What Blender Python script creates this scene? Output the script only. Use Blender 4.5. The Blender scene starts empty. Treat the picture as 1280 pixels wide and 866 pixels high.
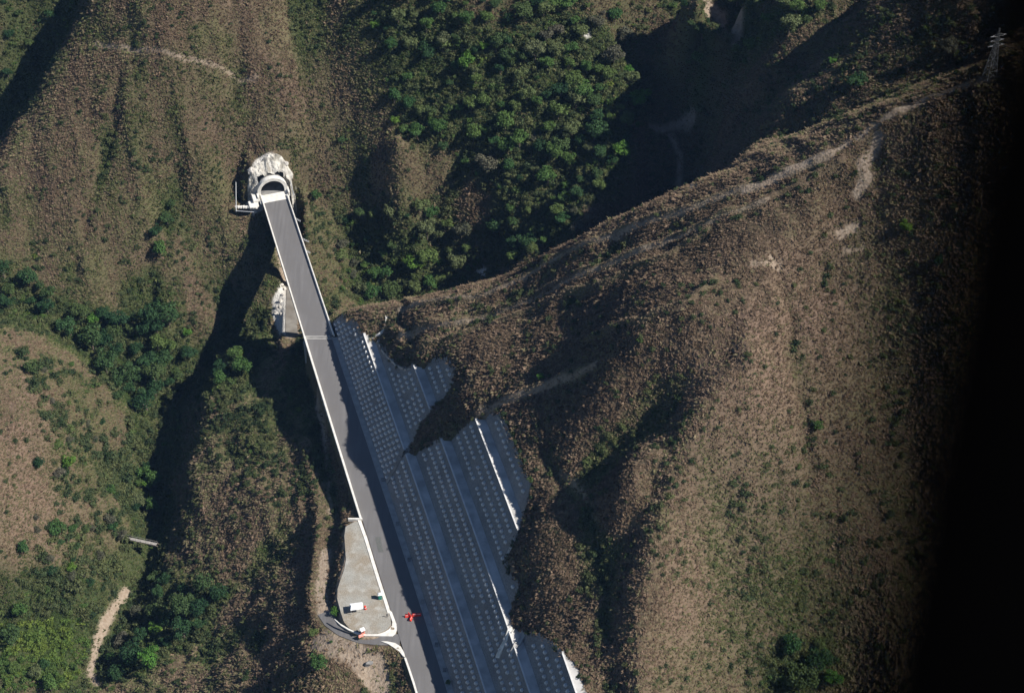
import bpy, bmesh, math, random
import numpy as np
from mathutils import Vector, Matrix

random.seed(7)
RNG = np.random.RandomState(11)
S = bpy.context.scene
COL = S.collection

# ------------------------------------------------------------------ camera, light, exposure
CAM_D = 700.0
TH = math.radians(45)
CAM = np.array([0.0, -CAM_D * math.cos(TH), CAM_D * math.sin(TH)])
LENS = 70.0
FPX = LENS / 36.0 * 1280.0

cd = bpy.data.cameras.new('camera')
cam = bpy.data.objects.new('camera', cd)
COL.objects.link(cam)
cam.location = CAM
cam.rotation_euler = (TH, 0, 0)
cd.lens = LENS
cd.sensor_width = 36
cd.clip_start = 0.05
cd.clip_end = 8000
cd.dof.use_dof = True
cd.dof.focus_distance = 700
cd.dof.aperture_fstop = 2.05
S.camera = cam
S.render.resolution_x = 1024
S.render.resolution_y = 692

SUN_EL, SUN_A = math.radians(45), math.radians(13)      # a: degrees from +x towards the camera
sun_vec = Vector((math.cos(SUN_EL) * math.cos(SUN_A), -math.cos(SUN_EL) * math.sin(SUN_A), math.sin(SUN_EL)))
sl = bpy.data.lights.new('sun', 'SUN')
sl.energy = 4.5
sl.angle = math.radians(0.5)
sl.color = (1.0, 0.96, 0.90)
so = bpy.data.objects.new('sun', sl)
COL.objects.link(so)
so.rotation_euler = sun_vec.to_track_quat('Z', 'Y').to_euler()

w = bpy.data.worlds.new('World')
S.world = w
w.use_nodes = True
wn = w.node_tree
bg = wn.nodes['Background']
sky = wn.nodes.new('ShaderNodeTexSky')
sky.sky_type = 'NISHITA'
sky.sun_disc = False
sky.sun_elevation = SUN_EL
sky.sun_rotation = math.atan2(sun_vec.x, sun_vec.y)
sky.altitude = 1800
sky.dust_density = 0.3
sky.ozone_density = 4.0
wn.links.new(sky.outputs[0], bg.inputs[0])
bg.inputs[1].default_value = 0.055

S.view_settings.view_transform = 'Standard'
S.view_settings.look = 'None'
S.view_settings.exposure = 0.62
S.view_settings.gamma = 1
S.render.engine = 'CYCLES'
S.cycles.max_bounces = 4
S.cycles.volume_bounces = 0
S.cycles.volume_step_rate = 10
S.cycles.diffuse_bounces = 2
S.cycles.transparent_max_bounces = 4

# ------------------------------------------------------------------ picture point -> place
_up = np.array([0, math.sin(TH), math.cos(TH)])
_fw = np.array([0, math.cos(TH), -math.sin(TH)])

def ray(u, v):
    u = np.asarray(u, float); v = np.asarray(v, float)
    d = np.stack([(u - 640) / FPX, np.zeros_like(u), np.zeros_like(u)], -1) \
        + ((433 - v) / FPX)[..., None] * _up + _fw
    return d

def P(u, v, z):
    d = ray(u, v)
    t = (np.asarray(z, float) - CAM[2]) / d[..., 2]
    return CAM + d * t[..., None]

# ------------------------------------------------------------------ noise
def _hash(ix, iy, seed):
    n = (ix.astype(np.int64) * 374761393 + iy.astype(np.int64) * 668265263 + seed * 1274126177) & 0xffffffff
    n = ((n ^ (n >> 13)) * 1274126177) & 0xffffffff
    n = n ^ (n >> 16)
    return n.astype(np.float64) / 4294967295.0

def vnoise(x, y, seed=0):
    ix = np.floor(x); iy = np.floor(y)
    fx = x - ix; fy = y - iy
    fx = fx * fx * fx * (fx * (fx * 6 - 15) + 10); fy = fy * fy * fy * (fy * (fy * 6 - 15) + 10)
    a = _hash(ix, iy, seed); b = _hash(ix + 1, iy, seed)
    c = _hash(ix, iy + 1, seed); d = _hash(ix + 1, iy + 1, seed)
    return (a + (b - a) * fx) * (1 - fy) + (c + (d - c) * fx) * fy

def fbm(x, y, seed=0, oct=4, gain=0.5):
    s = 0; a = 1; tot = 0
    for k in range(oct):
        c, sn = math.cos(0.6 * k), math.sin(0.6 * k)
        s = s + a * (vnoise((x * c - y * sn) * 2 ** k, (x * sn + y * c) * 2 ** k, seed + 17 * k) - 0.5)
        tot += a; a *= gain
    return s / tot * 2          # about -1..1

# ------------------------------------------------------------------ road geometry (plan of the road at z = 0)
def polyfit_line(pts, deg=4):
    p = np.array(pts, float)
    w3 = P(p[:, 1], p[:, 0], 0)
    return np.polyfit(w3[:, 1], w3[:, 0], deg)

LEFT = [(245, 328), (330, 353.5), (432, 385), (481, 401), (525, 415), (572, 430), (647, 451), (700, 467), (748, 483),
        (781, 495), (816, 506.5), (848, 516.5), (900, 533), (1000, 565)]
RIGHT = [(245, 356), (330, 385), (404, 408.5), (421, 414), (525, 449), (606, 475), (647, 490), (744, 523), (866, 558.5),
         (900, 569), (1000, 600)]
PL = polyfit_line(LEFT); PR = polyfit_line(RIGHT)
def xl(y): return np.polyval(PL, y)
def xr(y): return np.polyval(PR, y)
GUT = 1.9
def yv(v): return float(P(450.0, float(v), 0)[1])
Y_PORT, Y_JOINT, Y_NEAR = yv(245), yv(422), yv(1010)
def centre(y): return 0.5 * (xl(y) + xr(y))

# base line of the cut as a dense polyline, and distance to it
_by = np.linspace(Y_NEAR - 40, Y_PORT, 500)
BASE = np.stack([xr(_by) + GUT, _by], -1)
_bt = np.gradient(BASE, axis=0); _bt /= np.linalg.norm(_bt, axis=1)[:, None]
_bs = np.concatenate([[0], np.cumsum(np.linalg.norm(np.diff(BASE, axis=0), axis=1))])

def base_st(x, y):
    """signed distance t to the right of the wall foot and station s along it"""
    x = np.asarray(x, float); y = np.asarray(y, float)
    yy = y.copy()
    for _ in range(5):
        bx = xr(yy) + GUT
        sl_ = np.polyval(np.polyder(PR), yy)
        # project on tangent
        d = ((x - bx) * sl_ + (y - yy)) / (1 + sl_ ** 2)
        yy = np.clip(yy + d, Y_NEAR - 40, Y_PORT)
    bx = xr(yy) + GUT
    sl_ = np.polyval(np.polyder(PR), yy)
    n = np.sqrt(1 + sl_ ** 2)
    t = ((x - bx) - sl_ * (y - yy)) / n
    return np.interp(yy, _by, _bs), t

def st_xy(s, t):
    yy = np.interp(s, _bs, _by)
    sl_ = np.polyval(np.polyder(PR), yy); n = np.sqrt(1 + sl_ ** 2)
    return xr(yy) + GUT + t / n, yy - t * sl_ / n

RUN, HT, BEN = 7.0, 12.5, 3.0
def cutz(t):
    t = np.asarray(t, float)
    k = np.floor(np.maximum(t, 0) / (RUN + BEN)); r = np.maximum(t, 0) - k * (RUN + BEN)
    return k * HT + np.minimum(r / RUN, 1) * HT

def ray_on(u, v, fn, t0=520.0, t1=1150.0, step=1.0):
    """first hit of picture rays with a height function"""
    u = np.atleast_1d(np.asarray(u, float)); v = np.atleast_1d(np.asarray(v, float))
    d = ray(u, v); d = d / np.linalg.norm(d, axis=1)[:, None]
    res = np.full((len(u), 3), np.nan); alive = np.ones(len(u), bool)
    t = t0
    while t < t1 and alive.any():
        p = CAM + d * t
        h = fn(p[:, 0], p[:, 1])
        hit = alive & (p[:, 2] < h)
        if hit.any():
            lo = np.full(hit.sum(), t - step); hi = np.full(hit.sum(), t)
            dd = d[hit]
            for _ in range(8):
                m = (lo + hi) / 2; q = CAM + dd * m[:, None]
                b = q[:, 2] < fn(q[:, 0], q[:, 1])
                hi = np.where(b, m, hi); lo = np.where(b, lo, m)
            res[hit] = CAM + dd * hi[:, None]
            alive &= ~hit
        t += step
    return res

def cut_fn(x, y):
    return cutz(base_st(x, y)[1])

CUT_A = [(414, 414), (417, 403), (427, 395), (433, 398), (446, 405), (451, 419), (462, 423), (473, 427), (480, 438), (487, 448), (497, 458),
         (508, 462), (522, 458), (540, 452), (556, 450), (568, 461), (566, 480), (556, 499), (545, 505), (537, 515), (526, 530),
         (512, 557), (499, 578), (483, 605)]
CUT_B = [(483, 605), (499, 578), (515, 567), (530, 560), (553, 550), (575, 538), (597, 525), (610, 519), (624, 519), (634, 538), (642, 562),
         (656, 592), (664, 603), (660, 625), (656, 642), (650, 658), (640, 680), (630, 702), (634, 715), (647, 728),
         (643, 745), (637, 768), (642, 785), (652, 789), (668, 794), (684, 802), (707, 820), (723, 828), (733, 866),
         (745, 910), (770, 980), (640, 990)]
def cut_world(px):
    p = np.array(px, float)
    q = ray_on(p[:, 0], p[:, 1], cut_fn)
    return q
WA = cut_world(CUT_A); WB = cut_world(CUT_B)
def foot(a, b):
    s_ = np.linspace(base_st(a[0], a[1])[0], base_st(b[0], b[1])[0], 24)
    fx_, fy_ = st_xy(s_, -0.5)
    return np.stack([fx_, fy_, np.zeros(24)], -1)
def densify(p, step=2.0):
    out = [p[0]]
    for a, b in zip(p[:-1], p[1:]):
        n = max(1, int(np.linalg.norm((b - a)[:2]) / step))
        for i in range(1, n + 1):
            out.append(a + (b - a) * i / n)
    return np.array(out)

def ragged(p, seed):
    q = densify(p, 1.6); k = np.arange(len(q))
    o_ = np.stack([fbm(k / 2.3, k * 0 + seed, seed, 3), fbm(k / 2.3, k * 0 + seed + 9, seed + 1, 3)], -1) * .45
    o_[0] = o_[-1] = 0; q[:, :2] += o_; return q
_A0, _A1, _B0 = WA[-1], WA[0], WB[0]
WA = ragged(WA[1:-1], 5); WB = ragged(WB[1:-1], 15)
WA = np.concatenate([WA, foot(_A0, _A1)])
_pq = P(680., 1000., 0.)
WB = np.concatenate([WB, foot(_pq, _B0)])

def inside(x, y, poly):
    x = np.asarray(x); y = np.asarray(y)
    r = np.zeros(x.shape, bool)
    n = len(poly)
    for i in range(n):
        x1, y1 = poly[i][0], poly[i][1]; x2, y2 = poly[(i + 1) % n][0], poly[(i + 1) % n][1]
        if y1 == y2: continue
        c = ((y1 > y) != (y2 > y)) & (x < (x2 - x1) * (y - y1) / (y2 - y1) + x1)
        r ^= c
    return r

def dist_poly(x, y, pl, closed=False, lim=None):
    """distance to a polyline, and the height of the polyline at the closest point"""
    d = np.full(x.shape, 1e9); zz = np.zeros(x.shape)
    n = len(pl)
    for i in range(n if closed else n - 1):
        a = pl[i]; b = pl[(i + 1) % n]
        ab = b[:2] - a[:2]; L = float(ab @ ab) + 1e-9
        t = np.clip(((x - a[0]) * ab[0] + (y - a[1]) * ab[1]) / L, 0, 1)
        dd = np.hypot(x - (a[0] + t * ab[0]), y - (a[1] + t * ab[1]))
        m = dd < d
        d[m] = dd[m]
        if len(a) > 2: zz[m] = (a[2] + t * (b[2] - a[2]))[m]
    return d, zz

# ------------------------------------------------------------------ natural terrain: control lines (u, v, z)
LINES = [
 # long spur on the right: crest
 [(432,389,8),(460,385,13),(500,378,20),(560,364,29),(640,340,43),(690,316,55),(740,293,67),(800,264,80),(850,245,89),(930,218,103),(1000,190,112),(1060,166,120),(1100,150,126),(1200,103,139),(1280,75,150),(1380,40,162)],
 # its back foot, the hidden stream and the valley floor
 [(870,0,52),(915,45,42),(915,90,36),(850,140,27),(830,165,22),(850,200,17),(868,238,12),(840,290,7),(780,330,2),(700,352,-3),(610,385,-10),(530,400,-17),(455,402,-23),(410,402,-27),(302,412,-34),(262,444,-40),(235,488,-46),(205,530,-48),(178,575,-52),(172,620,-54),(187,680,-55),(172,740,-53),(138,800,-53),(115,862,-53),(80,950,-55)],
 # rib splitting the lit right flank from the shaded hollow
 [(1095,190,119),(1040,260,108),(970,325,100),(945,380,96),(930,440,92),(880,500,84),(850,560,76),(815,660,62.5),(803,740,54.5),(797,800,49),(790,866,44),(780,960,33)],
 [(912,442,88.7),(862,503,80.5),(832,562,73),(798,655,59.3),(788,736,52)],
 # hollow gully
 [(640,515,46),(680,560,50),(705,600,50.5),(740,650,50.5),(765,720,48),(770,800,43),(772,850,39.5),(775,960,29)],
 # tributary valley on the left
 [(-60,330,-10),(0,360,-16),(60,398,-22),(120,440,-30),(170,480,-40),(205,530,-48)],
 # mountain rib right of the portal
 [(385,-20,55),(430,75,39),(480,145,25),(530,203,12),(580,248,1),(606,300,-11)],
 # left mountain crest in shadow and its gully
 [(118,0,46),(95,42,36),(50,122,17),(15,180,6),(-40,260,-6)],
 [(95,-20,40),(82,10,29),(45,82,9),(0,140,-7),(-60,200,-20)],
 # little spur with the pale track, upper right
 [(868,-20,76),(885,20,70),(902,60,62),(908,105,50),(890,140,36)],
 # rib pair far upper right
 [(905,150,50),(960,82,78),(1020,42,91),(1090,0,105)],
 [(900,190,48),(972,108,73),(1030,62,86),(1100,-10,102)],
 [(950,175,77),(1000,118,89),(1045,72,98),(1110,5,112)],
 # gully just behind the crest
 [(890,215,50),(950,190,66),(1010,160,84),(1080,125,99),(1160,85,112),(1250,40,126)],
 # toe gully below the path
 [(388,655,-13),(340,693,-24),(300,724,-32),(255,745,-40),(200,742,-46)],
 # ground outside the retaining wall / below the lower road
 [(348,430,-22.5),(356,475,-18),(371,535,-14),(387,600,-11.5),(398,645,-10)],
]
PTS = [
 # right flank
 (1100,300,104),(1100,450,80),(1000,450,84),(1050,600,57),(950,600,65),(1150,600,57),(900,700,49),(1000,750,36),(1100,750,38),(900,866,27),
 (1000,866,18),(1060,840,22),(1130,866,28),(1200,450,86),(1250,700,50),(1300,300,118),(1200,250,118),(1250,866,36),(1020,330,97),(870,600,69),(850,760,50),
 (1000,1000,0),(850,1000,12),(1200,1000,15),(1350,700,60),(1400,450,95),(1400,150,150),
 # hollow left flank of the rib
 (560,400,34),(600,440,44),(700,400,61),(800,350,82),(900,300,98),(700,500,58),(800,430,84),(870,400,93),(640,420,49),(500,410,22),(475,416,14),
 (580,490,40),(600,512,40),(700,455,60),(760,500,70),(690,650,46.5),(700,720,41),(720,790,38.5),(740,600,53),(762,580,58),(785,555,62),(825,508,72),(794,590,71),(776,622,64),(812,560,74),
 (785,660,57),(600,400,38),(530,440,30),(545,440,31),(900,240,98),(960,230,105),(760,320,70),(850,290,87),(660,370,48),
 (560,535,30),(530,548,20),
 # slope above the tunnel
 (340,178,16),(345,90,35),(330,0,53),(300,200,8),(380,200,8),(300,250,-5),(385,240,-5),(335,205,11),(312,215,6),(368,215,5),
 (250,300,-13),(200,300,-7),(200,180,18),(200,60,43),(200,-60,66),(100,300,-5),(100,180,16),(130,60,36),(0,300,-7),(50,220,6),
 (60,360,-17),(120,392,-23),(200,408,-27),(255,400,-27),(150,330,-13),(260,200,14),(270,80,38),(40,300,-8),
 (312,322,-13),(325,285,-7),(285,380,-29),(330,300,-10),(346,385,-22),(340,345,-19),(225,250,1),(195,340,-17),(190,400,-31),
 (40,30,24),(0,0,36),(0,70,16),(-80,60,14),(60,-40,46),(-40,-60,50),
 # right of the deck
 (378,275,-7),(395,320,-15),(410,360,-21),(425,385,-18),(400,250,-6),(450,220,2),(500,265,-1),(430,262,-9),(440,320,-24),(440,360,-30),(500,350,-31),
 (560,340,-26),(540,280,-10),(600,345,-22),(425,330,-21),(480,300,-17),
 # forest slope
 (480,0,60),(600,0,64),(700,0,62),(770,35,50),(822,118,31),(785,200,27),(735,272,17),(650,325,-4),(625,300,-9),(540,100,37),(620,100,40),(700,100,41),
 (560,180,19),(640,180,22),(720,180,25),(640,250,6),(570,225,5),(500,170,24),(480,80,42),(600,-80,84),(750,-60,78),(800,0,58),(820,60,42),(700,240,12),
 (800,120,35),(760,110,40),
 # upper right
 (960,20,82),(930,60,58),(940,-30,88),(1060,110,97),(960,140,79),(1160,40,117),(1130,80,108),(1180,-20,126),(1250,0,132),(1020,-40,104),(1300,-60,146),(1030,160,92),
 # spur under the left side of the road
 (300,475,-25),(330,445,-23),(300,560,-22),(270,500,-25),(250,545,-29),(238,590,-33),(228,640,-37),(222,675,-41),(350,560,-15),(340,630,-17),(300,640,-24),(250,690,-36),(288,440,-24),(273,470,-25),(330,520,-17),
 (350,740,-18),(330,790,-22),(290,800,-31),(250,830,-38),(180,850,-46),(370,700,-15),(385,730,-9),(385,780,-6),(200,800,-44),(300,866,-28),(360,820,-14),
 (395,820,-5),(440,815,-2.5),(480,838,-4),(400,852,-8),(440,862,-6),(490,850,-5),(350,866,-20),(400,930,-14),(470,930,-9),(300,950,-36),
 # left hill
 (0,420,-6),(40,452,-9),(100,500,-21),(150,540,-38),(0,520,-5),(0,600,-10),(60,600,-20),(120,620,-34),(150,640,-41),(60,530,-12),
 (0,700,-20),(60,710,-30),(115,760,-44),(40,770,-40),(0,770,-38),(0,866,-46),(60,840,-49),(100,800,-49),(-80,500,0),(-80,650,-8),(-80,800,-40),(0,950,-68),
]
ctrl = []
for L in LINES:
    a = np.array(L, float)
    q = P(a[:, 0], a[:, 1], a[:, 2])
    ctrl.append(densify(q, 6.0))
a = np.array(PTS, float); ctrl.append(P(a[:, 0], a[:, 1], a[:, 2]))
qa = WA[:-27].copy(); qb = WB[3:-26].copy()
ctrl.append(densify(qa, 3.0)); ctrl.append(densify(qb, 3.0))
CT = np.concatenate(ctrl)
# thin out points that nearly coincide
keep = []
for i in range(len(CT) - 1, -1, -1):
    if all((CT[i, 0] - CT[j, 0]) ** 2 + (CT[i, 1] - CT[j, 1]) ** 2 > 2.2 for j in keep): keep.append(i)
CT = CT[keep]
def _phi(r): return np.sqrt(r * r + 3.0)
n = len(CT)
A = np.zeros((n + 3, n + 3))
D = np.hypot(CT[:, None, 0] - CT[None, :, 0], CT[:, None, 1] - CT[None, :, 1])
A[:n, :n] = _phi(D) - np.eye(n) * 0.6
A[:n, n] = 1; A[:n, n + 1] = CT[:, 0] / 100; A[:n, n + 2] = CT[:, 1] / 100
A[n:, :n] = A[:n, n:].T
W = np.linalg.solve(A, np.concatenate([CT[:, 2], [0, 0, 0]]))
XR = (-300.0, 330.0); YR = (-260.0, 330.0)
def rbf(x, y):
    sh = x.shape
    x = np.clip(x.ravel(), *XR); y = np.clip(y.ravel(), *YR)
    out = np.empty(len(x))
    for i in range(0, len(x), 4000):
        r = np.hypot(x[i:i + 4000, None] - CT[None, :, 0], y[i:i + 4000, None] - CT[None, :, 1])
        out[i:i + 4000] = _phi(r) @ W[:n]
    return (out + W[n] + W[n + 1] * x / 100 + W[n + 2] * y / 100).reshape(sh)

GS = 0.8
def axis(a, b, far):
    fine = np.arange(a, b + GS, GS)
    ext = []; st = GS; p = 0
    while p < far:
        st *= 1.22; p += st; ext.append(p)
    ext = np.array(ext)
    return np.concatenate([(fine[0] - ext)[::-1], fine, fine[-1] + ext])
AX = axis(-262, 272, 2500); AY = axis(-215, 262, 2500)
# coarse evaluation then upsampling inside the fine zone
cx = np.arange(-310, 341, 2.5); cy = np.arange(-270, 341, 2.5)
CX, CY = np.meshgrid(cx, cy)
CZ = rbf(CX, CY)
def bil(G, gx0, gy0, st, x, y):
    fx = np.clip((x - gx0) / st, 0, G.shape[1] - 1.001); fy = np.clip((y - gy0) / st, 0, G.shape[0] - 1.001)
    ix = fx.astype(int); iy = fy.astype(int); fx = fx - ix; fy = fy - iy
    return (G[iy, ix] * (1 - fx) + G[iy, ix + 1] * fx) * (1 - fy) + (G[iy + 1, ix] * (1 - fx) + G[iy + 1, ix + 1] * fx) * fy
def nat0(x, y): return bil(CZ, cx[0], cy[0], 2.5, x, y)

GX, GY = np.meshgrid(AX, AY)
H = nat0(GX, GY)
# broad and fine relief
def region(poly_px, zfn=nat0):
    p = np.array(poly_px, float)
    q = ray_on(p[:, 0], p[:, 1], zfn)
    ok = ~np.isnan(q[:, 0])
    return q[ok]
def soft_inside(x, y, poly, soft):
    d, _ = dist_poly(x, y, poly, True)
    s = np.where(inside(x, y, poly), d, -d)
    return np.clip(s / soft * 0.5 + 0.5, 0, 1)
fine = (GX > XR[0]) & (GX < XR[1]) & (GY > YR[0]) & (GY < YR[1])

# ---- flat things stamped into the ground
def px3(L):
    a = np.array(L, float); return P(a[:, 0], a[:, 1], a[:, 2])
LOWROAD = densify(px3([(369,300,-24),(366,345,-23),(364,412,-21),(371,462,-17),(385,520,-12.5),(400,585,-9.5),(411,632,-7.5),(408,690,-6),(401,735,-4.8),(405,765,-3.5)]), 3)
ACCESS = densify(px3([(405,765,-3.5),(413,777,-2.7),(428,788,-1.7),(452,797,-0.9),(475,799,-0.25),(500,799,-0.1)]), 2)
PAD = P(*np.array([(432,658),(445,650),(452,652),(470,712),(483,752),(490,778),(486,788),(470,794),(452,793),(443,786),(430,772),(421,745),(424,728),(431,705),(433,690),(431,670)], float).T, 0)

rib = np.zeros_like(H)
# gullies and ribs that run down the slope above the tunnel and over the spurs
ca, sa = math.cos(math.radians(14)), math.sin(math.radians(14))
ux = GX * ca + GY * sa; uy = -GX * sa + GY * ca
rib += (2.2 - 6.5 * np.abs(fbm(ux / 26, uy / 120, 3, 3, 0.5))) * .8 * np.clip((GY - 30) / 40, 0, 1) * np.clip((-GX + 60) / 40, 0, 1)
rib += 2.0 * fbm(ux / 15, uy / 60, 33, 4, 0.55) * np.clip((GY - 30) / 40, 0, 1)
rib += 2.0 * fbm((GX + GY * .6) / 22, (GY - GX * .4) / 60, 5, 4, 0.55) * np.clip((GX + 30) / 60, 0, 1)
rib += 1.5 * fbm(GX / 26, GY / 26, 6, 4, 0.55)
rib += (1.0 - 4.5 * np.abs(fbm((GX + GY * .5) / 20, (GY - GX * .5) / 34, 47, 4, .55))) * np.clip((-50 - GX) / 20, 0, 1) * np.clip((30 - GY) / 25, 0, 1)
fineN = 0.5 * fbm(GX / 7, GY / 9, 8, 3, 0.6) + 0.2 * fbm(GX / 2.2, GY / 2.6, 9, 2, 0.6)
rib += (.5 - 3.2 * np.abs(fbm((GX + 3 * fbm(GX / 30, GY / 30, 44, 2)) / 17, GY / 110, 43, 3, .5))) * np.clip((GX - 50) / 25, 0, 1)
rib += (.5 - 2.2 * np.abs(fbm((GX - GY * .7) / 16, (GX * .7 + GY) / 80, 45, 3, .5))) * np.clip((60 - GX) / 25, 0, 1) * np.clip((GX + 20) / 25, 0, 1)
mask = np.ones_like(H)
def damp(d, r0, r1):
    global mask
    mask = np.minimum(mask, np.clip((d - r0) / (r1 - r0), 0, 1))
sub = fine
xs, ys = GX[sub], GY[sub]
tmp = np.full(H.shape, 1e9)
SS, TT = base_st(xs, ys)
_m = (ys < Y_JOINT + 3)
ctr = centre(np.clip(ys, Y_NEAR - 60, Y_PORT + 30))
tmp[sub] = np.where(_m, np.maximum(0, np.abs(xs - ctr) - 6), 1e9); damp(tmp, 0, 8)
tmp[sub], _ = dist_poly(xs, ys, LOWROAD); damp(tmp, 3, 8)
tmp[sub], _ = dist_poly(xs, ys, ACCESS); damp(tmp, 3, 7)
tmp[sub], _ = dist_poly(xs, ys, PAD, True); damp(tmp, 0, 4)
CUTW = np.concatenate([WA, WB])
PA = WA.copy(); PB = WB.copy()
dA, _ = dist_poly(xs, ys, WA, True); dB, _ = dist_poly(xs, ys, WB, True)
inA = inside(xs, ys, WA); inB = inside(xs, ys, WB)
tmp[sub] = np.minimum(np.where(inA, 0, dA), np.where(inB, 0, dB)); damp(tmp, 0, 9)
_cut_near = tmp.copy()
port = P(np.array(342.), np.array(240.), 0)
damp(np.hypot(GX - port[0], GY - port[1]), 8, 22)
H0 = H.copy()
H = H + rib * mask + fineN * (0.35 + 0.65 * mask) * np.clip(mask * 3, 0, 1)

# features along lines of the photograph: (points, height, half width)
FEAT = [
 ([(500,386),(600,370),(700,320),(760,296),(860,262),(960,226),(1040,194)], 1.5, 1.7),
 ([(500,420),(560,405),(640,384),(740,338),(800,312),(880,283),(960,250),(1050,205)], 1.9, 1.7),
 ([(520,440),(640,398),(700,370),(760,352),(830,322),(885,290)], 1.7, 1.7),
 ([(600,512),(640,496),(700,474),(745,455)], 1.9, 1.3),
 ([(740,420),(800,405),(860,380),(890,355)], 1.8, 1.8),
 ([(490,372),(505,400),(518,430)], -1.8, 1.3),
 ([(680,560),(705,600),(740,650),(760,720),(765,800)], -1.6, 1.5),
 ([(975,330),(990,430),(1005,520),(1015,600)], -1.8, 2.2),
 ([(150,90),(140,170),(110,260),(95,330)], -2.2, 3.0),
 ([(225,230),(205,290),(190,340),(188,390)], -3.0, 4.0),
 ([(300,90),(270,150),(262,180)], -1.5, 2.5),
 ([(960,420),(965,520),(975,640)], -1.2, 2.2),
]
def Hfn(x, y):
    return bil(H[_y0:_y1, _x0:_x1], AX[_x0], AY[_y0], GS, x, y)
_x0 = int(np.argmin(np.abs(AX + 262))); _x1 = int(np.argmin(np.abs(AX - 272))) + 1
_y0 = int(np.argmin(np.abs(AY + 215))); _y1 = int(np.argmin(np.abs(AY - 262))) + 1
TAN = []
for pts, hh, ww in FEAT:
    q = region(pts, Hfn)
    if len(q) < 2: continue
    if hh > 0: TAN.append(q)
    x0, x1 = q[:, 0].min() - 12, q[:, 0].max() + 12; y0, y1 = q[:, 1].min() - 12, q[:, 1].max() + 12
    m = (GX > x0) & (GX < x1) & (GY > y0) & (GY < y1)
    d, _ = dist_poly(GX[m] + 1.5 * fbm(GX[m] / 9, GY[m] / 9, 3, 2), GY[m] + 1.5 * fbm(GX[m] / 9, GY[m] / 9, 4, 2), q)
    H[m] += hh * np.exp(-(d / ww) ** 2) * np.clip(_cut_near[m] / 5, 0, 1)

def stamp(d, zz, half, blend, target):
    wgt = np.clip((half + blend - d) / blend, 0, 1); wgt = wgt * wgt * (3 - 2 * wgt)
    target[:] = target * (1 - wgt) + zz * wgt
Hs = H[sub]
d, zz = dist_poly(xs, ys, LOWROAD); stamp(d, zz - 0.15, 3.0, 2.5, Hs)
d, zz = dist_poly(xs, ys, ACCESS); stamp(d, zz - 0.15, 2.8, 2.0, Hs)
d, _ = dist_poly(xs, ys, PAD, True); dd = np.where(inside(xs, ys, PAD), 0, d); stamp(dd, -0.12, 0.0, 1.6, Hs)
# main road bench, from the joint towards the camera
yc = np.clip(ys, Y_NEAR - 60, Y_JOINT)
over = np.maximum(0, ys - Y_JOINT)
left = xl(yc) - 0.4 - xs; right = xs - (xr(yc) + GUT)
dd = np.hypot(np.maximum(0, np.maximum(left, right)), over)
stamp(dd, -0.35, 0.0, 1.2, Hs)
# cut slopes: dig the hill away behind the sprayed concrete
C = cutz(TT) - 0.9
mA = inA | inB
edge = np.minimum(dA, dB)
Hs = np.where(mA & (TT > 0), np.where(edge > 0.0, C, Hs), Hs)
H[sub] = Hs
# portal niche: flat ground in front of and round the mouth
def portal_frame():
    y = Y_PORT
    c = np.array([centre(y), y, 0.0]); sl_ = 0.5 * (np.polyval(np.polyder(PL), y) + np.polyval(np.polyder(PR), y))
    t = np.array([sl_, 1, 0.0]); t /= np.linalg.norm(t)
    r = np.array([t[1], -t[0], 0.0])
    return c, t, r
PC, PT_, PRT = portal_frame()
rx = (GX - PC[0]) * PRT[0] + (GY - PC[1]) * PRT[1]
ry = (GX - PC[0]) * PT_[0] + (GY - PC[1]) * PT_[1]
m = (np.abs(rx) < 7.5) & (ry > -0.6) & (ry < 4.0)
H[m] = np.minimum(H[m], -0.3)
wgt = np.clip((13 - np.abs(rx)) / 4, 0, 1) * np.clip((ry + 20) / 6, 0, 1) * (ry < -0.6)
H[wgt > 0] = np.minimum(H, -1.2)[wgt > 0] * wgt[wgt > 0] + H[wgt > 0] * (1 - wgt[wgt > 0])
# hill over the tube must clear its roof
m = (np.abs(rx) < 11.0) & (ry >= 4.0) & (ry < 60)
H[m] = np.maximum(H[m], 8.4 + 0.45 * np.minimum(ry[m] - 4.0, 9) - 1.5 * np.maximum(np.abs(rx[m]) - 6.2, 0))
def crag_z(rx_, ry_):
    e = 8.0 + 0.7 * (ry_ - 3.2) - 1.35 * np.maximum(np.abs(rx_) - 5.0, 0)
    return e
m = (np.abs(rx) < 9) & (ry >= 3.2) & (ry < 9)
H[m] = np.maximum(H[m], crag_z(rx[m], ry[m]) - .7)
# under the deck the ground stays well below it
yd = (GY > Y_JOINT + 1.0) & (GY < Y_PORT - 1.0)
cc = centre(GY)
m = yd & (np.abs(GX - cc) < 7.5)
H[m] = np.minimum(H[m], -4.0)

def hit(u, v):
    return ray_on(u, v, Hfn)
def slope_at(x, y):
    e = 1.5
    return np.hypot(Hfn(x + e, y) - Hfn(x - e, y), Hfn(x, y + e) - Hfn(x, y - e)) / (2 * e)

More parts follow.
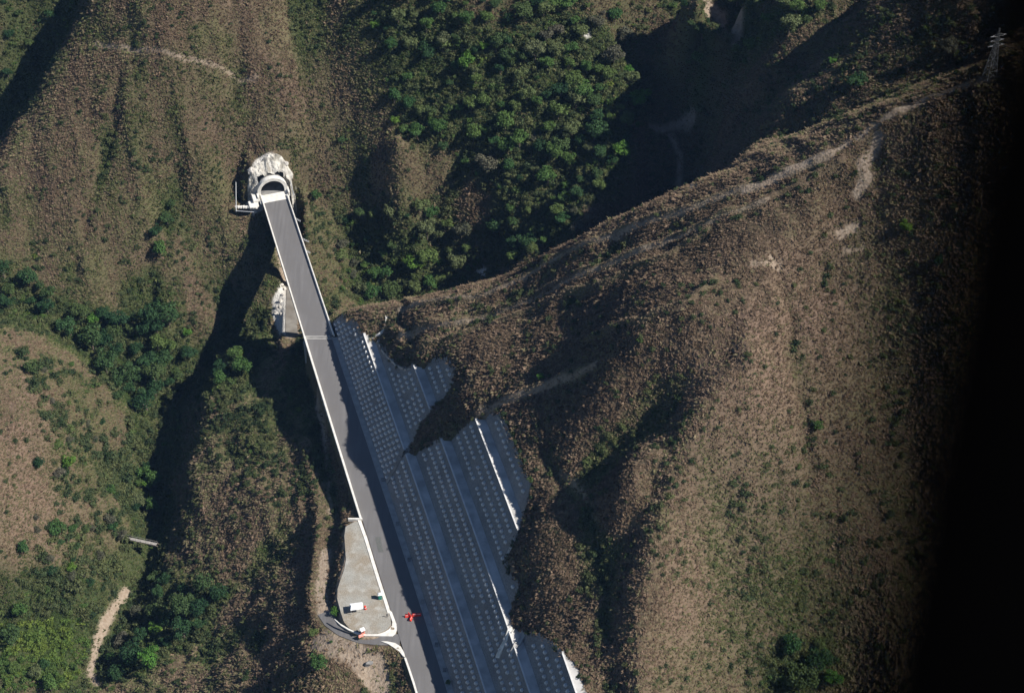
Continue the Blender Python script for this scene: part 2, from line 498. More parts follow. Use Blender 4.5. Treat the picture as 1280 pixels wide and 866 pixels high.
# ------------------------------------------------------------------ ground cover maps (picture regions laid on the ground)
def wpoly(px):
    p = np.array(px, float); q = hit(p[:, 0], p[:, 1]); return q[~np.isnan(q[:, 0])]
FOREST = [  # polygon, density of trees
 [(462,0),(560,0),(720,0),(765,25),(822,118),(800,150),(780,210),(722,268),(725,290),(640,335),(618,318),(605,255),(585,215),(540,185),(495,165),(478,90)],
 [(425,262),(470,262),(520,262),(585,300),(590,350),(540,362),(470,378),(428,370)],
 [(0,335),(30,350),(100,395),(200,405),(245,405),(240,450),(220,490),(180,520),(150,500),(110,430),(60,410),(0,400)],
 [(0,720),(60,700),(130,720),(150,740),(120,790),(105,845),(80,866),(0,866)],
 [(150,745),(200,722),(285,740),(250,790),(180,840),(125,856),(112,850),(140,790)],
 [(260,420),(330,425),(330,470),(250,520),(235,500)],
 [(180,560),(200,590),(190,650),(165,640),(165,590)],
 [(0,0),(60,0),(70,30),(40,70),(0,110)],
 [(975,800),(1040,790),(1060,866),(960,866)],
 [(820,0),(880,0),(890,70),(905,110),(880,150),(850,150),(870,100),(860,30)],
 [(900,0),(1050,0),(1010,35),(960,60),(920,75)],
]
FW = [wpoly(densify(np.array([(a, b, 0) for a, b in f + [f[0]]], float), 25)[:, :2]) for f in FOREST]
green = np.zeros_like(H); soil = np.zeros_like(H); pink = np.zeros_like(H); rockm = np.zeros_like(H)
nz = 6 * fbm(GX[sub] / 12, GY[sub] / 12, 21, 3)
def paint(arr, poly, soft, val):
    d, _ = dist_poly(xs, ys, poly, True)
    s = np.where(inside(xs, ys, poly), d, -d) + nz
    arr[sub] = np.maximum(arr[sub], val * np.clip(s / soft * 0.5 + 0.5, 0, 1))
for f in FW: paint(green, f, 5, 1.0)
GREENISH = [([(380,0),(480,0),(600,0),(600,180),(600,240),(560,215),(500,150),(440,80)], .62),
            ([(300,300),(350,300),(350,360),(330,410),(300,400)], .4), ([(270,420),(350,430),(410,640),(380,640),(300,560),(240,560)], .38),
            ([(20,450),(150,470),(165,560),(160,680),(110,720),(60,700),(80,600),(60,520)], .28), ([(380,270),(420,300),(425,400),(400,380)], .6),
            ([(840,560),(960,600),(1100,560),(1100,866),(860,866),(900,700)], .38), ([(1080,230),(1180,230),(1200,500),(1080,450)], .3),
            ([(960,0),(1240,0),(1240,90),(1080,140),(960,200)], .35), ([(160,130),(230,160),(120,330),(60,340)], .25), ([(0,0),(100,0),(60,110),(0,160)], .5)]
for f, vv in GREENISH: paint(green, wpoly(f), 14, vv)
def boxblur(a, k):
    c = np.cumsum(np.pad(a, ((k + 1, k), (0, 0)), mode='edge'), 0); a = (c[2 * k + 1:] - c[:-2 * k - 1]) / (2 * k + 1)
    c = np.cumsum(np.pad(a, ((0, 0), (k + 1, k)), mode='edge'), 1); return (c[:, 2 * k + 1:] - c[:, :-2 * k - 1]) / (2 * k + 1)
gul = np.clip((boxblur(H, 16) - boxblur(H, 3)) / 1.3 - .25, 0, 1)
gul *= np.clip((np.hypot(GX - port[0], GY - port[1]) - 18) / 25, 0, 1)
green = np.maximum(green, .8 * gul * np.clip(1 - (GX - 20) / 60, .35, 1))
PINK = [([(0,430),(60,450),(70,520),(60,600),(120,640),(60,700),(0,690)], 1.0), ([(820,480),(960,320),(1100,200),(1180,260),(1150,400),(1040,500),(1000,866),(790,866),(810,660)], .75),
        ([(200,640),(290,560),(380,640),(300,720),(220,720)], .5), ([(160,800),(290,770),(330,866),(120,866)], .6), ([(1050,180),(1110,170),(1110,220),(1080,240)], 1.2),
        ([(300,0),(380,0),(470,150),(570,240),(450,260),(360,180)], .3), ([(700,20),(740,20),(750,60),(710,60)], .6)]
for f, vv in PINK: paint(pink, wpoly(f), 12, vv)
SOILL = [([(125,858),(112,840),(122,800),(140,765),(158,738)], 1.9), ([(402,800),(430,815),(470,830),(478,866)], 4.5), ([(440,815),(470,850)], 5),
         ([(868,-8),(884,4),(902,24),(922,56)], 2.6), ([(815,160),(838,158),(865,152)], 2.2), ([(838,170),(850,195),(866,235)], 2.0),
         ([(120,55),(170,64),(220,70),(270,82),(320,98)], .9), ([(600,512),(640,496),(700,474),(745,455)], 1.2), ([(1110,145),(1160,122),(1200,108),(1240,98)], 2.2),
         ([(930,240),(960,228),(1040,188),(1110,145)], 1.6), ([(1098,172),(1092,190),(1078,205),(1083,222),(1072,240)], 2.6), ([(940,330),(975,335),(960,320)], 1.2),
         ([(1057,313),(1078,311),(1080,303)], .7), ([(1085,318),(1098,322),(1100,318)], .6), ([(1050,292),(1062,286),(1070,283)], 2.0),
         ([(640,700),(645,740)], 1.0), ([(396,505),(404,545),(411,600),(413,640)], 1.6), ([(700,590),(730,615),(745,650)], .6), ([(352,330),(356,352)], 2),
         ([(500,386),(600,370),(700,320),(760,296),(860,262),(960,226),(1040,194)], 1.1), ([(500,420),(560,405),(640,384),(740,338),(800,312),(880,283),(960,250)], 1.1)]
for f, ww in SOILL:
    q = wpoly(f)
    if len(q) < 2: continue
    d, _ = dist_poly(xs, ys, q)
    soil[sub] = np.maximum(soil[sub], np.clip((ww * .75 + .3 - d + 0.1 * nz) / 0.9, 0, .75 if ww < 1.4 else 1))
LOPEN = LOWROAD[LOWROAD[:, 1] > float(P(364., 420., -20.5)[1])]
LNEAR = LOWROAD[LOWROAD[:, 1] < float(P(410., 680., -6)[1])]
for _l, _w in ((LOPEN, 3.2), (LNEAR, 2.6)):
    d, _ = dist_poly(xs, ys, _l); soil[sub] = np.maximum(soil[sub], np.clip((_w - d) / 1.0, 0, 1))
d, _ = dist_poly(xs, ys, PAD, True); soil[sub] = np.maximum(soil[sub], np.where(inside(xs, ys, PAD), 1, np.clip((1.6 - d), 0, 1)))
ROCKS = [[(322,196),(338,191),(350,197),(360,212),(364,240),(358,262),(330,262),(318,268),(306,256),(312,235),(316,205)],
         [(340,375),(358,350),(360,420),(350,420),(340,400)], [(596,338),(602,331),(608,336),(607,346),(599,346)],
         [(728,40),(736,38),(739,46),(731,48)]]
for f in ROCKS:
    q = wpoly(f)
    if len(q) < 3: continue
    d, _ = dist_poly(xs, ys, q, True)
    s = np.where(inside(xs, ys, q), d, -d) + 0.12 * nz
    rockm[sub] = np.maximum(rockm[sub], np.clip(s + 0.5, 0, 1))

def mget(arr, x, y): return bil(arr[_y0:_y1, _x0:_x1], AX[_x0], AY[_y0], GS, x, y)

# ------------------------------------------------------------------ materials
def mat(name, rough=0.9, spec=0.2):
    m = bpy.data.materials.new(name); m.use_nodes = True
    b = m.node_tree.nodes['Principled BSDF']
    b.inputs['Roughness'].default_value = rough
    b.inputs['Specular IOR Level'].default_value = spec
    return m, m.node_tree, b
def N(nt, kind, **kw):
    nd = nt.nodes.new(kind)
    for k, v in kw.items(): setattr(nd, k, v)
    return nd
def mix(nt, fac, a, b, blend='MIX'):
    m = nt.nodes.new('ShaderNodeMix'); m.data_type = 'RGBA'; m.blend_type = blend
    for s, v in ((m.inputs[0], fac), (m.inputs[6], a), (m.inputs[7], b)):
        if isinstance(v, bpy.types.NodeSocket): nt.links.new(v, s)
        elif isinstance(v, (int, float)): s.default_value = v
        else: s.default_value = (*v, 1)
    return m.outputs[2]
def noise_fac(nt, scale, lo=0.35, hi=0.65, detail=4, coord=None, dim='3D'):
    n = N(nt, 'ShaderNodeTexNoise'); n.inputs['Scale'].default_value = scale; n.inputs['Detail'].default_value = detail
    if coord is None:
        g = N(nt, 'ShaderNodeNewGeometry'); coord = g.outputs['Position']
    nt.links.new(coord, n.inputs['Vector'])
    r = N(nt, 'ShaderNodeMapRange'); r.inputs[1].default_value = lo; r.inputs[2].default_value = hi
    nt.links.new(n.outputs['Fac'], r.inputs[0])
    return r.outputs[0]
def bump(nt, b, scale, dist, strength=1.0, detail=5):
    n = N(nt, 'ShaderNodeTexNoise'); n.inputs['Scale'].default_value = scale; n.inputs['Detail'].default_value = detail
    g = N(nt, 'ShaderNodeNewGeometry'); nt.links.new(g.outputs['Position'], n.inputs['Vector'])
    bp = N(nt, 'ShaderNodeBump'); bp.inputs['Distance'].default_value = dist; bp.inputs['Strength'].default_value = strength
    nt.links.new(n.outputs['Fac'], bp.inputs['Height']); nt.links.new(bp.outputs[0], b.inputs['Normal'])
def simple(name, col, col2=None, scale=1.0, rough=0.85, bumpd=0.0, spec=0.2, lo=.35, hi=.65, metal=0):
    m, nt, b = mat(name, rough, spec)
    b.inputs['Metallic'].default_value = metal
    if col2:
        c = mix(nt, noise_fac(nt, scale, lo, hi, 6), col, col2); nt.links.new(c, b.inputs['Base Color'])
    else: b.inputs['Base Color'].default_value = (*col, 1)
    if bumpd: bump(nt, b, scale * 2, bumpd)
    return m

M = {}
def terrain_material():
    m, nt, b = mat('hillside_soil', 0.95, 0.1)
    at = {}
    for k in ('green', 'soil', 'pink', 'rock'):
        a_ = N(nt, 'ShaderNodeAttribute', attribute_name=k); at[k] = a_.outputs['Fac']
    f1 = noise_fac(nt, 0.9, 0.3, 0.7, 6); f2 = noise_fac(nt, 0.06, 0.4, 0.6, 5); f3 = noise_fac(nt, 3.0, 0.35, 0.65, 4)
    base = mix(nt, f1, (0.06, 0.044, 0.028), (0.15, 0.11, 0.072))
    base = mix(nt, f2, base, (0.11, 0.10, 0.05))
    pk = mix(nt, f1, (0.13, 0.086, 0.062), (0.22, 0.15, 0.11))
    base = mix(nt, at['pink'], base, pk)
    gr = mix(nt, f3, (0.03, 0.045, 0.015), (0.06, 0.08, 0.03))
    base = mix(nt, at['green'], base, gr)
    so_ = mix(nt, f1, (0.24, 0.18, 0.13), (0.36, 0.29, 0.22))
    base = mix(nt, at['soil'], base, so_)
    rk = mix(nt, f3, (0.42, 0.39, 0.34), (0.68, 0.65, 0.60))
    base = mix(nt, at['rock'], base, rk)
    nt.links.new(base, b.inputs['Base Color'])
    bump(nt, b, 1.3, 0.5, 1.0, 8)
    return m
M['terrain'] = terrain_material()
M['asphalt'] = None
def asphalt():
    m, nt, b = mat('asphalt', 0.85, 0.3)
    g = N(nt, 'ShaderNodeNewGeometry')
    mp = N(nt, 'ShaderNodeMapping'); mp.inputs['Scale'].default_value = (1.0, 0.05, 1); mp.inputs['Rotation'].default_value = (0, 0, math.radians(-13))
    nt.links.new(g.outputs['Position'], mp.inputs[0])
    streak = noise_fac(nt, 0.9, 0.35, 0.65, 3, mp.outputs[0])
    c = mix(nt, streak, (0.125, 0.12, 0.119), (0.165, 0.158, 0.157))
    c = mix(nt, noise_fac(nt, 0.12, .4, .62), c, (0.135, 0.128, 0.125))
    n = noise_fac(nt, 12, .3, .7); c = mix(nt, 0.18, c, mix(nt, n, (0.08, 0.08, 0.08), (0.24, 0.23, 0.22)))
    nt.links.new(c, b.inputs['Base Color']); bump(nt, b, 20, 0.02)
    return m
M['asphalt'] = asphalt()
M['patch'] = simple('asphalt_patch', (0.10, 0.105, 0.10), (0.13, 0.13, 0.12), 2)
M['white'] = simple('pale_concrete', (0.62, 0.59, 0.53), (0.78, 0.75, 0.69), 0.8, bumpd=0.03)
M['conc'] = simple('concrete', (0.33, 0.32, 0.30), (0.45, 0.43, 0.40), 0.5, bumpd=0.04)
M['conc_dark'] = simple('weathered_concrete', (0.16, 0.155, 0.15), (0.30, 0.29, 0.27), 0.35, bumpd=0.05)
M['gravel'] = simple('pale_gravel', (0.26, 0.245, 0.215), (0.38, 0.36, 0.32), 0.25, bumpd=0.08, lo=.4, hi=.6)
M['track'] = simple('old_dirt_road', (0.17, 0.15, 0.125), (0.25, 0.23, 0.2), 0.3, bumpd=0.08)
def gravel_pad():
    m, nt, b = mat('gravel_pad', 0.95, 0.1)
    c = mix(nt, noise_fac(nt, 0.09, .42, .58, 5), (0.31, 0.305, 0.275), (0.25, 0.195, 0.13))
    c = mix(nt, noise_fac(nt, 0.35, .5, .75, 6), c, (0.47, 0.46, 0.42))
    c = mix(nt, 0.4, c, mix(nt, noise_fac(nt, 3.5, .3, .7, 8), (0.12, 0.11, 0.09), (0.50, 0.48, 0.43)))
    nt.links.new(c, b.inputs['Base Color']); bump(nt, b, 3, 0.15, 1, 8)
    return m
M['pad'] = gravel_pad()
def shotcrete():
    m, nt, b = mat('sprayed_concrete', 0.9, 0.15)
    c = mix(nt, noise_fac(nt, 0.12, .4, .6, 6), (0.15, 0.15, 0.152), (0.235, 0.23, 0.228))  # face tone set below the benches, painting in their smaller share of skylight
    g = N(nt, 'ShaderNodeNewGeometry')
    mp = N(nt, 'ShaderNodeMapping'); mp.inputs['Scale'].default_value = (0.8, 0.8, 0.07)
    nt.links.new(g.outputs['Position'], mp.inputs[0])
    c = mix(nt, noise_fac(nt, 1.0, .45, .75, 4, mp.outputs[0]), c, (0.19, 0.18, 0.17))
    c = mix(nt, 0.3, c, mix(nt, noise_fac(nt, 2.5, .3, .7, 7), (0.14, 0.13, 0.12), (0.5, 0.48, 0.45)))
    nt.links.new(c, b.inputs['Base Color']); bump(nt, b, 1.6, 0.5, 1, 7)
    return m
M['shot'] = shotcrete()
M['berm'] = simple('skylit_bench_concrete', (0.34, 0.33, 0.31), (0.56, 0.54, 0.51), 0.22, bumpd=0.06)  # bench tone raised over the faces to imitate the wider sky it sees
M['anchor'] = simple('anchor_concrete', (0.6, 0.59, 0.57), (0.74, 0.72, 0.68), 0.9)
M['steel'] = simple('galvanised_steel', (0.42, 0.43, 0.44), (0.55, 0.56, 0.57), 2, rough=0.5, spec=.5, metal=0.4)
M['red'] = simple('red_plastic', (0.62, 0.03, 0.02), (0.72, 0.06, 0.03), 3, rough=0.5)
M['pinkp'] = simple('faded_orange_plastic', (0.75, 0.22, 0.16), (0.8, 0.34, 0.26), 3, rough=0.5)
M['whitep'] = simple('white_sheet', (0.80, 0.80, 0.79), (0.86, 0.86, 0.85), 1.5, rough=0.5)
M['greenp'] = simple('green_plastic', (0.02, 0.22, 0.16), (0.03, 0.28, 0.20), 2, rough=0.5)
M['dark'] = simple('dark_void', (0.02, 0.02, 0.022))
M['black'] = simple('black_matte_paint', (0.0008, 0.0008, 0.0009), rough=1.0, spec=0.0)
M['rockface'] = simple('pale_rock', (0.36, 0.33, 0.29), (0.66, 0.62, 0.56), 0.7, bumpd=0.35)
M['rockwhite'] = simple('chalky_rock', (0.27, 0.25, 0.21), (0.56, 0.53, 0.47), 0.45, bumpd=0.5, lo=.38, hi=.6)
M['rust'] = simple('brown_timber', (0.20, 0.15, 0.10), (0.32, 0.26, 0.2), 2)
M['bark'] = simple('bark', (0.10, 0.08, 0.06), (0.17, 0.14, 0.11), 3)

def leaf_material(name, stops, attr=False, trans=0.25, shade=0.0):
    """colour varies from plant to plant (Object Info random, or a per-instance tint)"""
    m, nt, b = mat(name, 0.75, 0.25)
    oi = N(nt, 'ShaderNodeObjectInfo')
    fac = oi.outputs['Random']
    if attr:
        a_ = N(nt, 'ShaderNodeAttribute', attribute_name='tint'); a_.attribute_type = 'INSTANCER'
        fac = a_.outputs['Fac']
    cr = N(nt, 'ShaderNodeValToRGB')
    els = cr.color_ramp.elements
    while len(els) < len(stops): els.new(0.5)
    for e, (p, c) in zip(els, stops): e.position = p; e.color = (*c, 1)
    nt.links.new(fac, cr.inputs[0])
    n = noise_fac(nt, 1.1, .3, .7, 3)
    c = mix(nt, n, cr.outputs[0], (0, 0, 0))
    mm = nt.nodes.new('ShaderNodeHueSaturation'); nt.links.new(cr.outputs[0], mm.inputs['Color'])
    r = N(nt, 'ShaderNodeMapRange'); nt.links.new(n, r.inputs[0]); r.inputs[3].default_value = 0.6; r.inputs[4].default_value = 1.35
    nt.links.new(r.outputs[0], mm.inputs['Value'])
    nt.links.new(mm.outputs[0], b.inputs['Base Color'])
    if trans:
        tr = N(nt, 'ShaderNodeBsdfTranslucent'); nt.links.new(mm.outputs[0], tr.inputs[0])
        ms = N(nt, 'ShaderNodeMixShader'); ms.inputs[0].default_value = trans
        nt.links.new(b.outputs[0], ms.inputs[1]); nt.links.new(tr.outputs[0], ms.inputs[2])
        nt.links.new(ms.outputs[0], nt.nodes['Material Output'].inputs[0])
    return m
M['leaf_dark'] = leaf_material('dark_foliage', [(0, (0.022, 0.06, 0.022)), (.5, (0.04, 0.09, 0.03)), (1, (0.075, 0.11, 0.035))])
M['leaf_mid'] = leaf_material('green_foliage', [(0, (0.04, 0.10, 0.03)), (.4, (0.08, 0.15, 0.035)), (.7, (0.115, 0.16, 0.045)), (1, (0.13, 0.15, 0.07))])
M['leaf_bright'] = leaf_material('bright_foliage', [(0, (0.075, 0.19, 0.03)), (1, (0.12, 0.21, 0.03))])
M['leaf_grey'] = leaf_material('greyish_foliage', [(0, (0.095, 0.10, 0.06)), (1, (0.13, 0.12, 0.085))])
M['grass'] = leaf_material('dry_tussock', [(0, (0.084, 0.063, 0.038)), (.22, (0.176, 0.122, 0.076)), (.42, (0.277, 0.193, 0.130)), (.56, (0.218, 0.189, 0.101)), (.75, (0.143, 0.155, 0.059)), (1, (0.071, 0.109, 0.029))], attr=True, trans=0.3)
M['bush'] = leaf_material('scrub_foliage', [(0, (0.03, 0.055, 0.02)), (.3, (0.065, 0.09, 0.035)), (.6, (0.12, 0.13, 0.05)), (.8, (0.07, 0.13, 0.03)), (1, (0.17, 0.22, 0.04))], attr=True)

# ------------------------------------------------------------------ object helpers
def tag(o, label=None, cat=None, group=None, kind=None):
    if label: o['label'] = label
    if cat: o['category'] = cat
    if group: o['group'] = group
    if kind: o['kind'] = kind
    return o
def empty(name, loc, label, cat, group=None, rz=0.0):
    o = bpy.data.objects.new(name, None); COL.objects.link(o)
    o.location = loc; o.rotation_euler = (0, 0, rz); o.empty_display_size = 0.5
    return tag(o, label, cat, group)
def meshobj(name, verts, faces, m, parent=None, smooth=False):
    me = bpy.data.meshes.new(name); me.from_pydata([tuple(map(float, v)) for v in verts], [], faces)
    if m: me.materials.append(m)
    if smooth: me.polygons.foreach_set('use_smooth', [True] * len(me.polygons))
    o = bpy.data.objects.new(name, me); COL.objects.link(o)
    if parent: o.parent = parent
    return o
def bmobj(name, bm, m, parent=None, smooth=False, bevel=0.0):
    if bevel: bmesh.ops.bevel(bm, geom=list(bm.edges), offset=bevel, segments=1, affect='EDGES')
    bmesh.ops.recalc_face_normals(bm, faces=bm.faces)
    me = bpy.data.meshes.new(name); bm.to_mesh(me); bm.free()
    if m: me.materials.append(m)
    if smooth: me.polygons.foreach_set('use_smooth', [True] * len(me.polygons))
    o = bpy.data.objects.new(name, me); COL.objects.link(o)
    if parent: o.parent = parent
    return o
def box(bm, c, s, rot=None):
    r = bmesh.ops.create_cube(bm, size=1.0)
    mtx = Matrix.Translation(Vector(c)) @ (rot.to_4x4() if rot else Matrix()) @ Matrix.Diagonal((*s, 1))
    bmesh.ops.transform(bm, matrix=mtx, verts=r['verts'])
def bar(bm, a, b, wd, seg=4):
    a = Vector(a); b = Vector(b); d = b - a
    r = bmesh.ops.create_cone(bm, cap_ends=True, segments=seg, radius1=wd / 2, radius2=wd / 2, depth=d.length)
    q = d.to_track_quat('Z', 'Y').to_matrix().to_4x4()
    bmesh.ops.transform(bm, matrix=Matrix.Translation((a + b) / 2) @ q, verts=r['verts'])
def sweep(sections, closed=True):
    """sections: list of lists of points (same count); returns verts, faces"""
    V = []; F = []
    k = len(sections[0])
    for s in sections: V += [tuple(p) for p in s]
    for i in range(len(sections) - 1):
        for j in range(k if closed else k - 1):
            a = i * k + j; b = i * k + (j + 1) % k
            F.append((a, b, b + k, a + k))
    if closed:
        F.append(tuple(range(k))[::-1]); F.append(tuple(range((len(sections) - 1) * k, len(sections) * k)))
    return V, F
def along(fx, y0, y1, step=2.0):
    n_ = max(2, int(abs(y1 - y0) / step) + 1)
    yy = np.linspace(y0, y1, n_)
    x = fx(yy); dx = np.gradient(x, yy); L = np.sqrt(1 + dx ** 2)
    return x, yy, 1 / L, -dx / L           # point and unit normal to the right
def strip_section(fx, y0, y1, prof, step=2.0):
    """sweep a profile [(offset right, z)] along a road line"""
    x, y, nx, ny = along(fx, y0, y1, step)
    return [[(x[i] + nx[i] * o, y[i] + ny[i] * o, z) for o, z in prof] for i in range(len(x))]

# ------------------------------------------------------------------ terrain mesh
ny_, nx_ = H.shape
V = np.stack([GX, GY, H], -1).reshape(-1, 3).astype(np.float32)
ii, jj = np.meshgrid(np.arange(ny_ - 1), np.arange(nx_ - 1), indexing='ij')
a0 = ii * nx_ + jj
Fq = np.stack([a0, a0 + 1, a0 + nx_ + 1, a0 + nx_], -1).reshape(-1, 4)
fc = V[Fq].mean(1)
frx = (fc[:, 0] - PC[0]) * PRT[0] + (fc[:, 1] - PC[1]) * PRT[1]; fry = (fc[:, 0] - PC[0]) * PT_[0] + (fc[:, 1] - PC[1]) * PT_[1]
zmn = V[Fq][:, :, 2].min(1)
Fq = Fq[~((np.abs(frx) < 4.6) & (fry > 2) & (fry < 34) & (zmn < 8.5))]
me = bpy.data.meshes.new('hillside')
me.vertices.add(len(V)); me.vertices.foreach_set('co', V.ravel())
me.loops.add(len(Fq) * 4); me.loops.foreach_set('vertex_index', Fq.ravel().astype(np.int32))
me.polygons.add(len(Fq)); me.polygons.foreach_set('loop_start', np.arange(0, len(Fq) * 4, 4, dtype=np.int32))
me.update(calc_edges=True)
me.polygons.foreach_set('use_smooth', np.ones(len(Fq), bool))
for k, arr in (('green', green), ('soil', soil), ('pink', pink), ('rock', rockm)):
    at = me.attributes.new(k, 'FLOAT', 'POINT'); at.data.foreach_set('value', arr.ravel().astype(np.float32))
me.materials.append(M['terrain'])
hill = bpy.data.objects.new('hillside', me); COL.objects.link(hill)
tag(hill, 'dry brown mountain slopes and deep ravines around the tunnel road', 'hillside', kind='structure')

# ------------------------------------------------------------------ road
V_, F_ = [], []
x, yy, nx1, ny1 = along(xl, Y_NEAR - 30, Y_JOINT, 2.0)
secs = [[(xl(y), y, 0.0), (0.5 * (xl(y) + xr(y)), y, 0.05), (xr(y), y, 0.0)] for y in yy]
V_, F_ = sweep(secs, False)
road = meshobj('road', V_, F_, M['asphalt']); tag(road, 'grey asphalt mountain road running down from the bridge', 'road', kind='structure')
# patch of darker asphalt
q = P(np.array([469., 475.5, 479.5, 473.]), np.array([671., 671., 690., 690.]), 0)
o = meshobj('asphalt_patch', [(p[0], p[1], 0.06) for p in q], [(0, 1, 2, 3)], M['patch'], road)
# gutter / footway at the foot of the cut
prof = [(0, 0.0), (0.0, 0.22), (0.25, 0.22), (0.3, 0.14), (GUT + .3, 0.16), (GUT + .3, -0.6), (0, -0.6)]
V_, F_ = sweep(strip_section(xr, Y_NEAR - 30, Y_JOINT + 0.5, prof), True)
o = meshobj('gutter', V_, F_, M['conc']); tag(o, 'concrete gutter and kerb at the foot of the anchored slope', 'gutter', kind='structure')
# drain hoods in the gutter
for v in (600, 655, 700, 752, 806, 838):
    y = yv(v); x_ = float(xr(np.array(y))) + 1.2
    bm = bmesh.new(); box(bm, (0, 0, 0.2), (0.9, 1.1, 0.4)); box(bm, (0, 0, 0.42), (1.1, 1.3, 0.08))
    d_ = bmobj('drain_box', bm, M['conc_dark']); d_.location = (x_, y, 0.14)
    tag(d_, 'small concrete drain box set in the gutter below the anchored slope', 'drain', 'drain boxes in the gutter')

# left parapet in two stretches (bank side and over the retaining wall)
root = empty('retaining_wall', (float(xl(np.array(yv(560)))), yv(560), 0), 'pale concrete retaining wall with white parapet along the left road edge', 'wall')
def rel(o): o.matrix_parent_inverse = Matrix.Translation(-Vector(o.parent.location)); return o
ya, yb = yv(649), Y_JOINT + 0.3
V_, F_ = sweep(strip_section(xl, ya, yb, [(-0.75, -0.3), (-0.75, 0.85), (-0.15, 0.85), (0.0, 0.1), (0.0, -0.3)]), True)
rel(meshobj('parapet', V_, F_, M['white'], root))
y_w = yv(488)
V_, F_ = sweep(strip_section(xl, ya, y_w, [(-1.15, -13.5), (-0.62, -0.28), (-0.1, -0.28), (-0.1, -13.5)]), True)
rel(meshobj('wall_face', V_, F_, M['conc'], root))
# return wing at the end of the wall
bm = bmesh.new(); yy0 = ya; xx0 = float(xl(np.array(ya)))
box(bm, (xx0 - 2.2, ya - .2, 0.15), (4.6, .5, 1.2)); rel(bmobj('wing_wall', bm, M['white'], root))
# kerb from the wall end to the junction
def ribbon(px, z0, wd, h, name, m, label, cat, kind='structure', step=1.5, parent=None):
    p = np.array(px, float); q = densify(P(p[:, 0], p[:, 1], z0), step)
    t = np.gradient(q, axis=0); t /= np.linalg.norm(t[:, :2], axis=1)[:, None]
    s = []
    for i in range(len(q)):
        nx, ny = t[i, 1], -t[i, 0]; wi = wd if np.isscalar(wd) else np.interp(i / (len(q) - 1), np.linspace(0, 1, len(wd)), wd)
        s.append([(q[i, 0] + nx * a, q[i, 1] + ny * a, q[i, 2] + b) for a, b in ((-wi / 2, -0.3), (-wi / 2, h), (wi / 2, h), (wi / 2, -0.3))])
    V_, F_ = sweep(s, True)
    o = meshobj(name, V_, F_, m, parent)
    if label: tag(o, label, cat, kind=kind)
    return o
ribbon([(449,650),(457,672),(465.5,700),(473,724),(481.5,750),(486.5,766)], 0, 1.0, 0.2, 'kerb', M['white'], 'white concrete kerb between gravel pad and road', 'kerb')
# junction aprons: pale concrete fillets
def slab(px, z, name, m, label, cat, kind='structure', h=0.16, parent=None):
    p = np.array(px, float); q = P(p[:, 0], p[:, 1], z)
    n_ = len(q)
    V_ = [(a[0], a[1], a[2] + h) for a in q] + [(a[0], a[1], a[2] - 0.3) for a in q]
    F_ = [tuple(range(n_))] + [(i, i + n_, (i + 1) % n_ + n_, (i + 1) % n_) for i in range(n_)]
    from mathutils.geometry import tessellate_polygon
    F_ = [tuple(t_) for t_ in tessellate_polygon([[Vector(v_) for v_ in V_[:n_]]])] + F_[1:]
    bm = bmesh.new(); vs = [bm.verts.new(v) for v in V_]
    for f in F_: bm.faces.new([vs[i] for i in f])
    o = bmobj(name, bm, m, parent)
    if label: tag(o, label, cat, kind=kind)
    return o
slab([(484.5,760),(487,767),(490.5,777),(490,782),(486,786.5),(480,790),(472,792.5),(456,792.5),(446,790),(436,785.5),(425,779),(418,773),(418.5,774.5),(426,781.5),(436,787.5),(446,791.8),(456,794.3),
      (474,794.8),(490,795),(494,792),(496,787),(495.5,780),(490,765)], 0, 'kerb', M['white'], 'curving white concrete apron on the inner side of the junction', 'kerb')
slab([(476,801.2),(484,801.5),(494,803.5),(501,808),(505,815),(507,822),(504,820),(499,814),(492,809),(485,804.5)], 0, 'kerb', M['white'], 'white concrete fillet on the lower side of the junction', 'kerb')
ribbon([(506.5,822),(512,838),(517,853),(525,880),(545,945)], 0, 0.6, 0.2, 'kerb', M['white'], 'narrow white kerb below the junction', 'kerb')
# access road
ACC2 = ACCESS
def flat_strip(pl, wd, dz, name, m, label, cat):
    t = np.gradient(pl, axis=0); t /= np.linalg.norm(t[:, :2], axis=1)[:, None]
    s = [[(p[0] + k[1] * a, p[1] - k[0] * a, p[2] + dz) for a in (-wd / 2, 0, wd / 2)] for p, k in zip(pl, t)]
    V_, F_ = sweep(s, False)
    return tag(meshobj(name, V_, F_, m), label, cat, kind='structure')
flat_strip(ACCESS, 4.2, 0.03, 'access_road', M['asphalt'], 'narrow asphalt spur leaving the road below the gravel pad', 'road')
flat_strip(LOPEN, 4.4, 0.03, 'lower_road', M['track'], 'old gravel road passing below the left edge of the bridge', 'road')
slab([(432,658),(445,651),(449,652.5),(457,674),(466,702),(474,727),(483,752),(488,770),(489,779),(485,785),(478,789.5),(470,792),(456,792),(445,789),(437,785),(430,777),(426,765),(421.5,748),(422,736),(425,726),(430,712),(432.5,700),(431.5,685),(430.5,670)],
     0, 'gravel_pad', M['pad'], 'grey gravel lay-by between the road and the drop', 'lay-by', h=0.03)

# ------------------------------------------------------------------ bridge
broot = empty('road_bridge', (float(centre(np.array(yv(330)))), yv(330), 0), 'grey concrete bridge deck between tunnel mouth and hillside road', 'bridge')
ydk = np.linspace(Y_JOINT + 0.25, Y_PORT - 0.0, 50)
secs = []
for y in ydk:
    a, b = float(xl(y)), float(xr(y)); c = (a + b) / 2
    secs.append([(a - .75, y, -0.9), (a - .75, y, 0.0), (a, y, 0.0), (c, y, 0.06), (b, y, 0.0), (b + 1.3, y, 0.0), (b + 1.3, y, -0.9)])
V_, F_ = sweep(secs, False)
k = 7
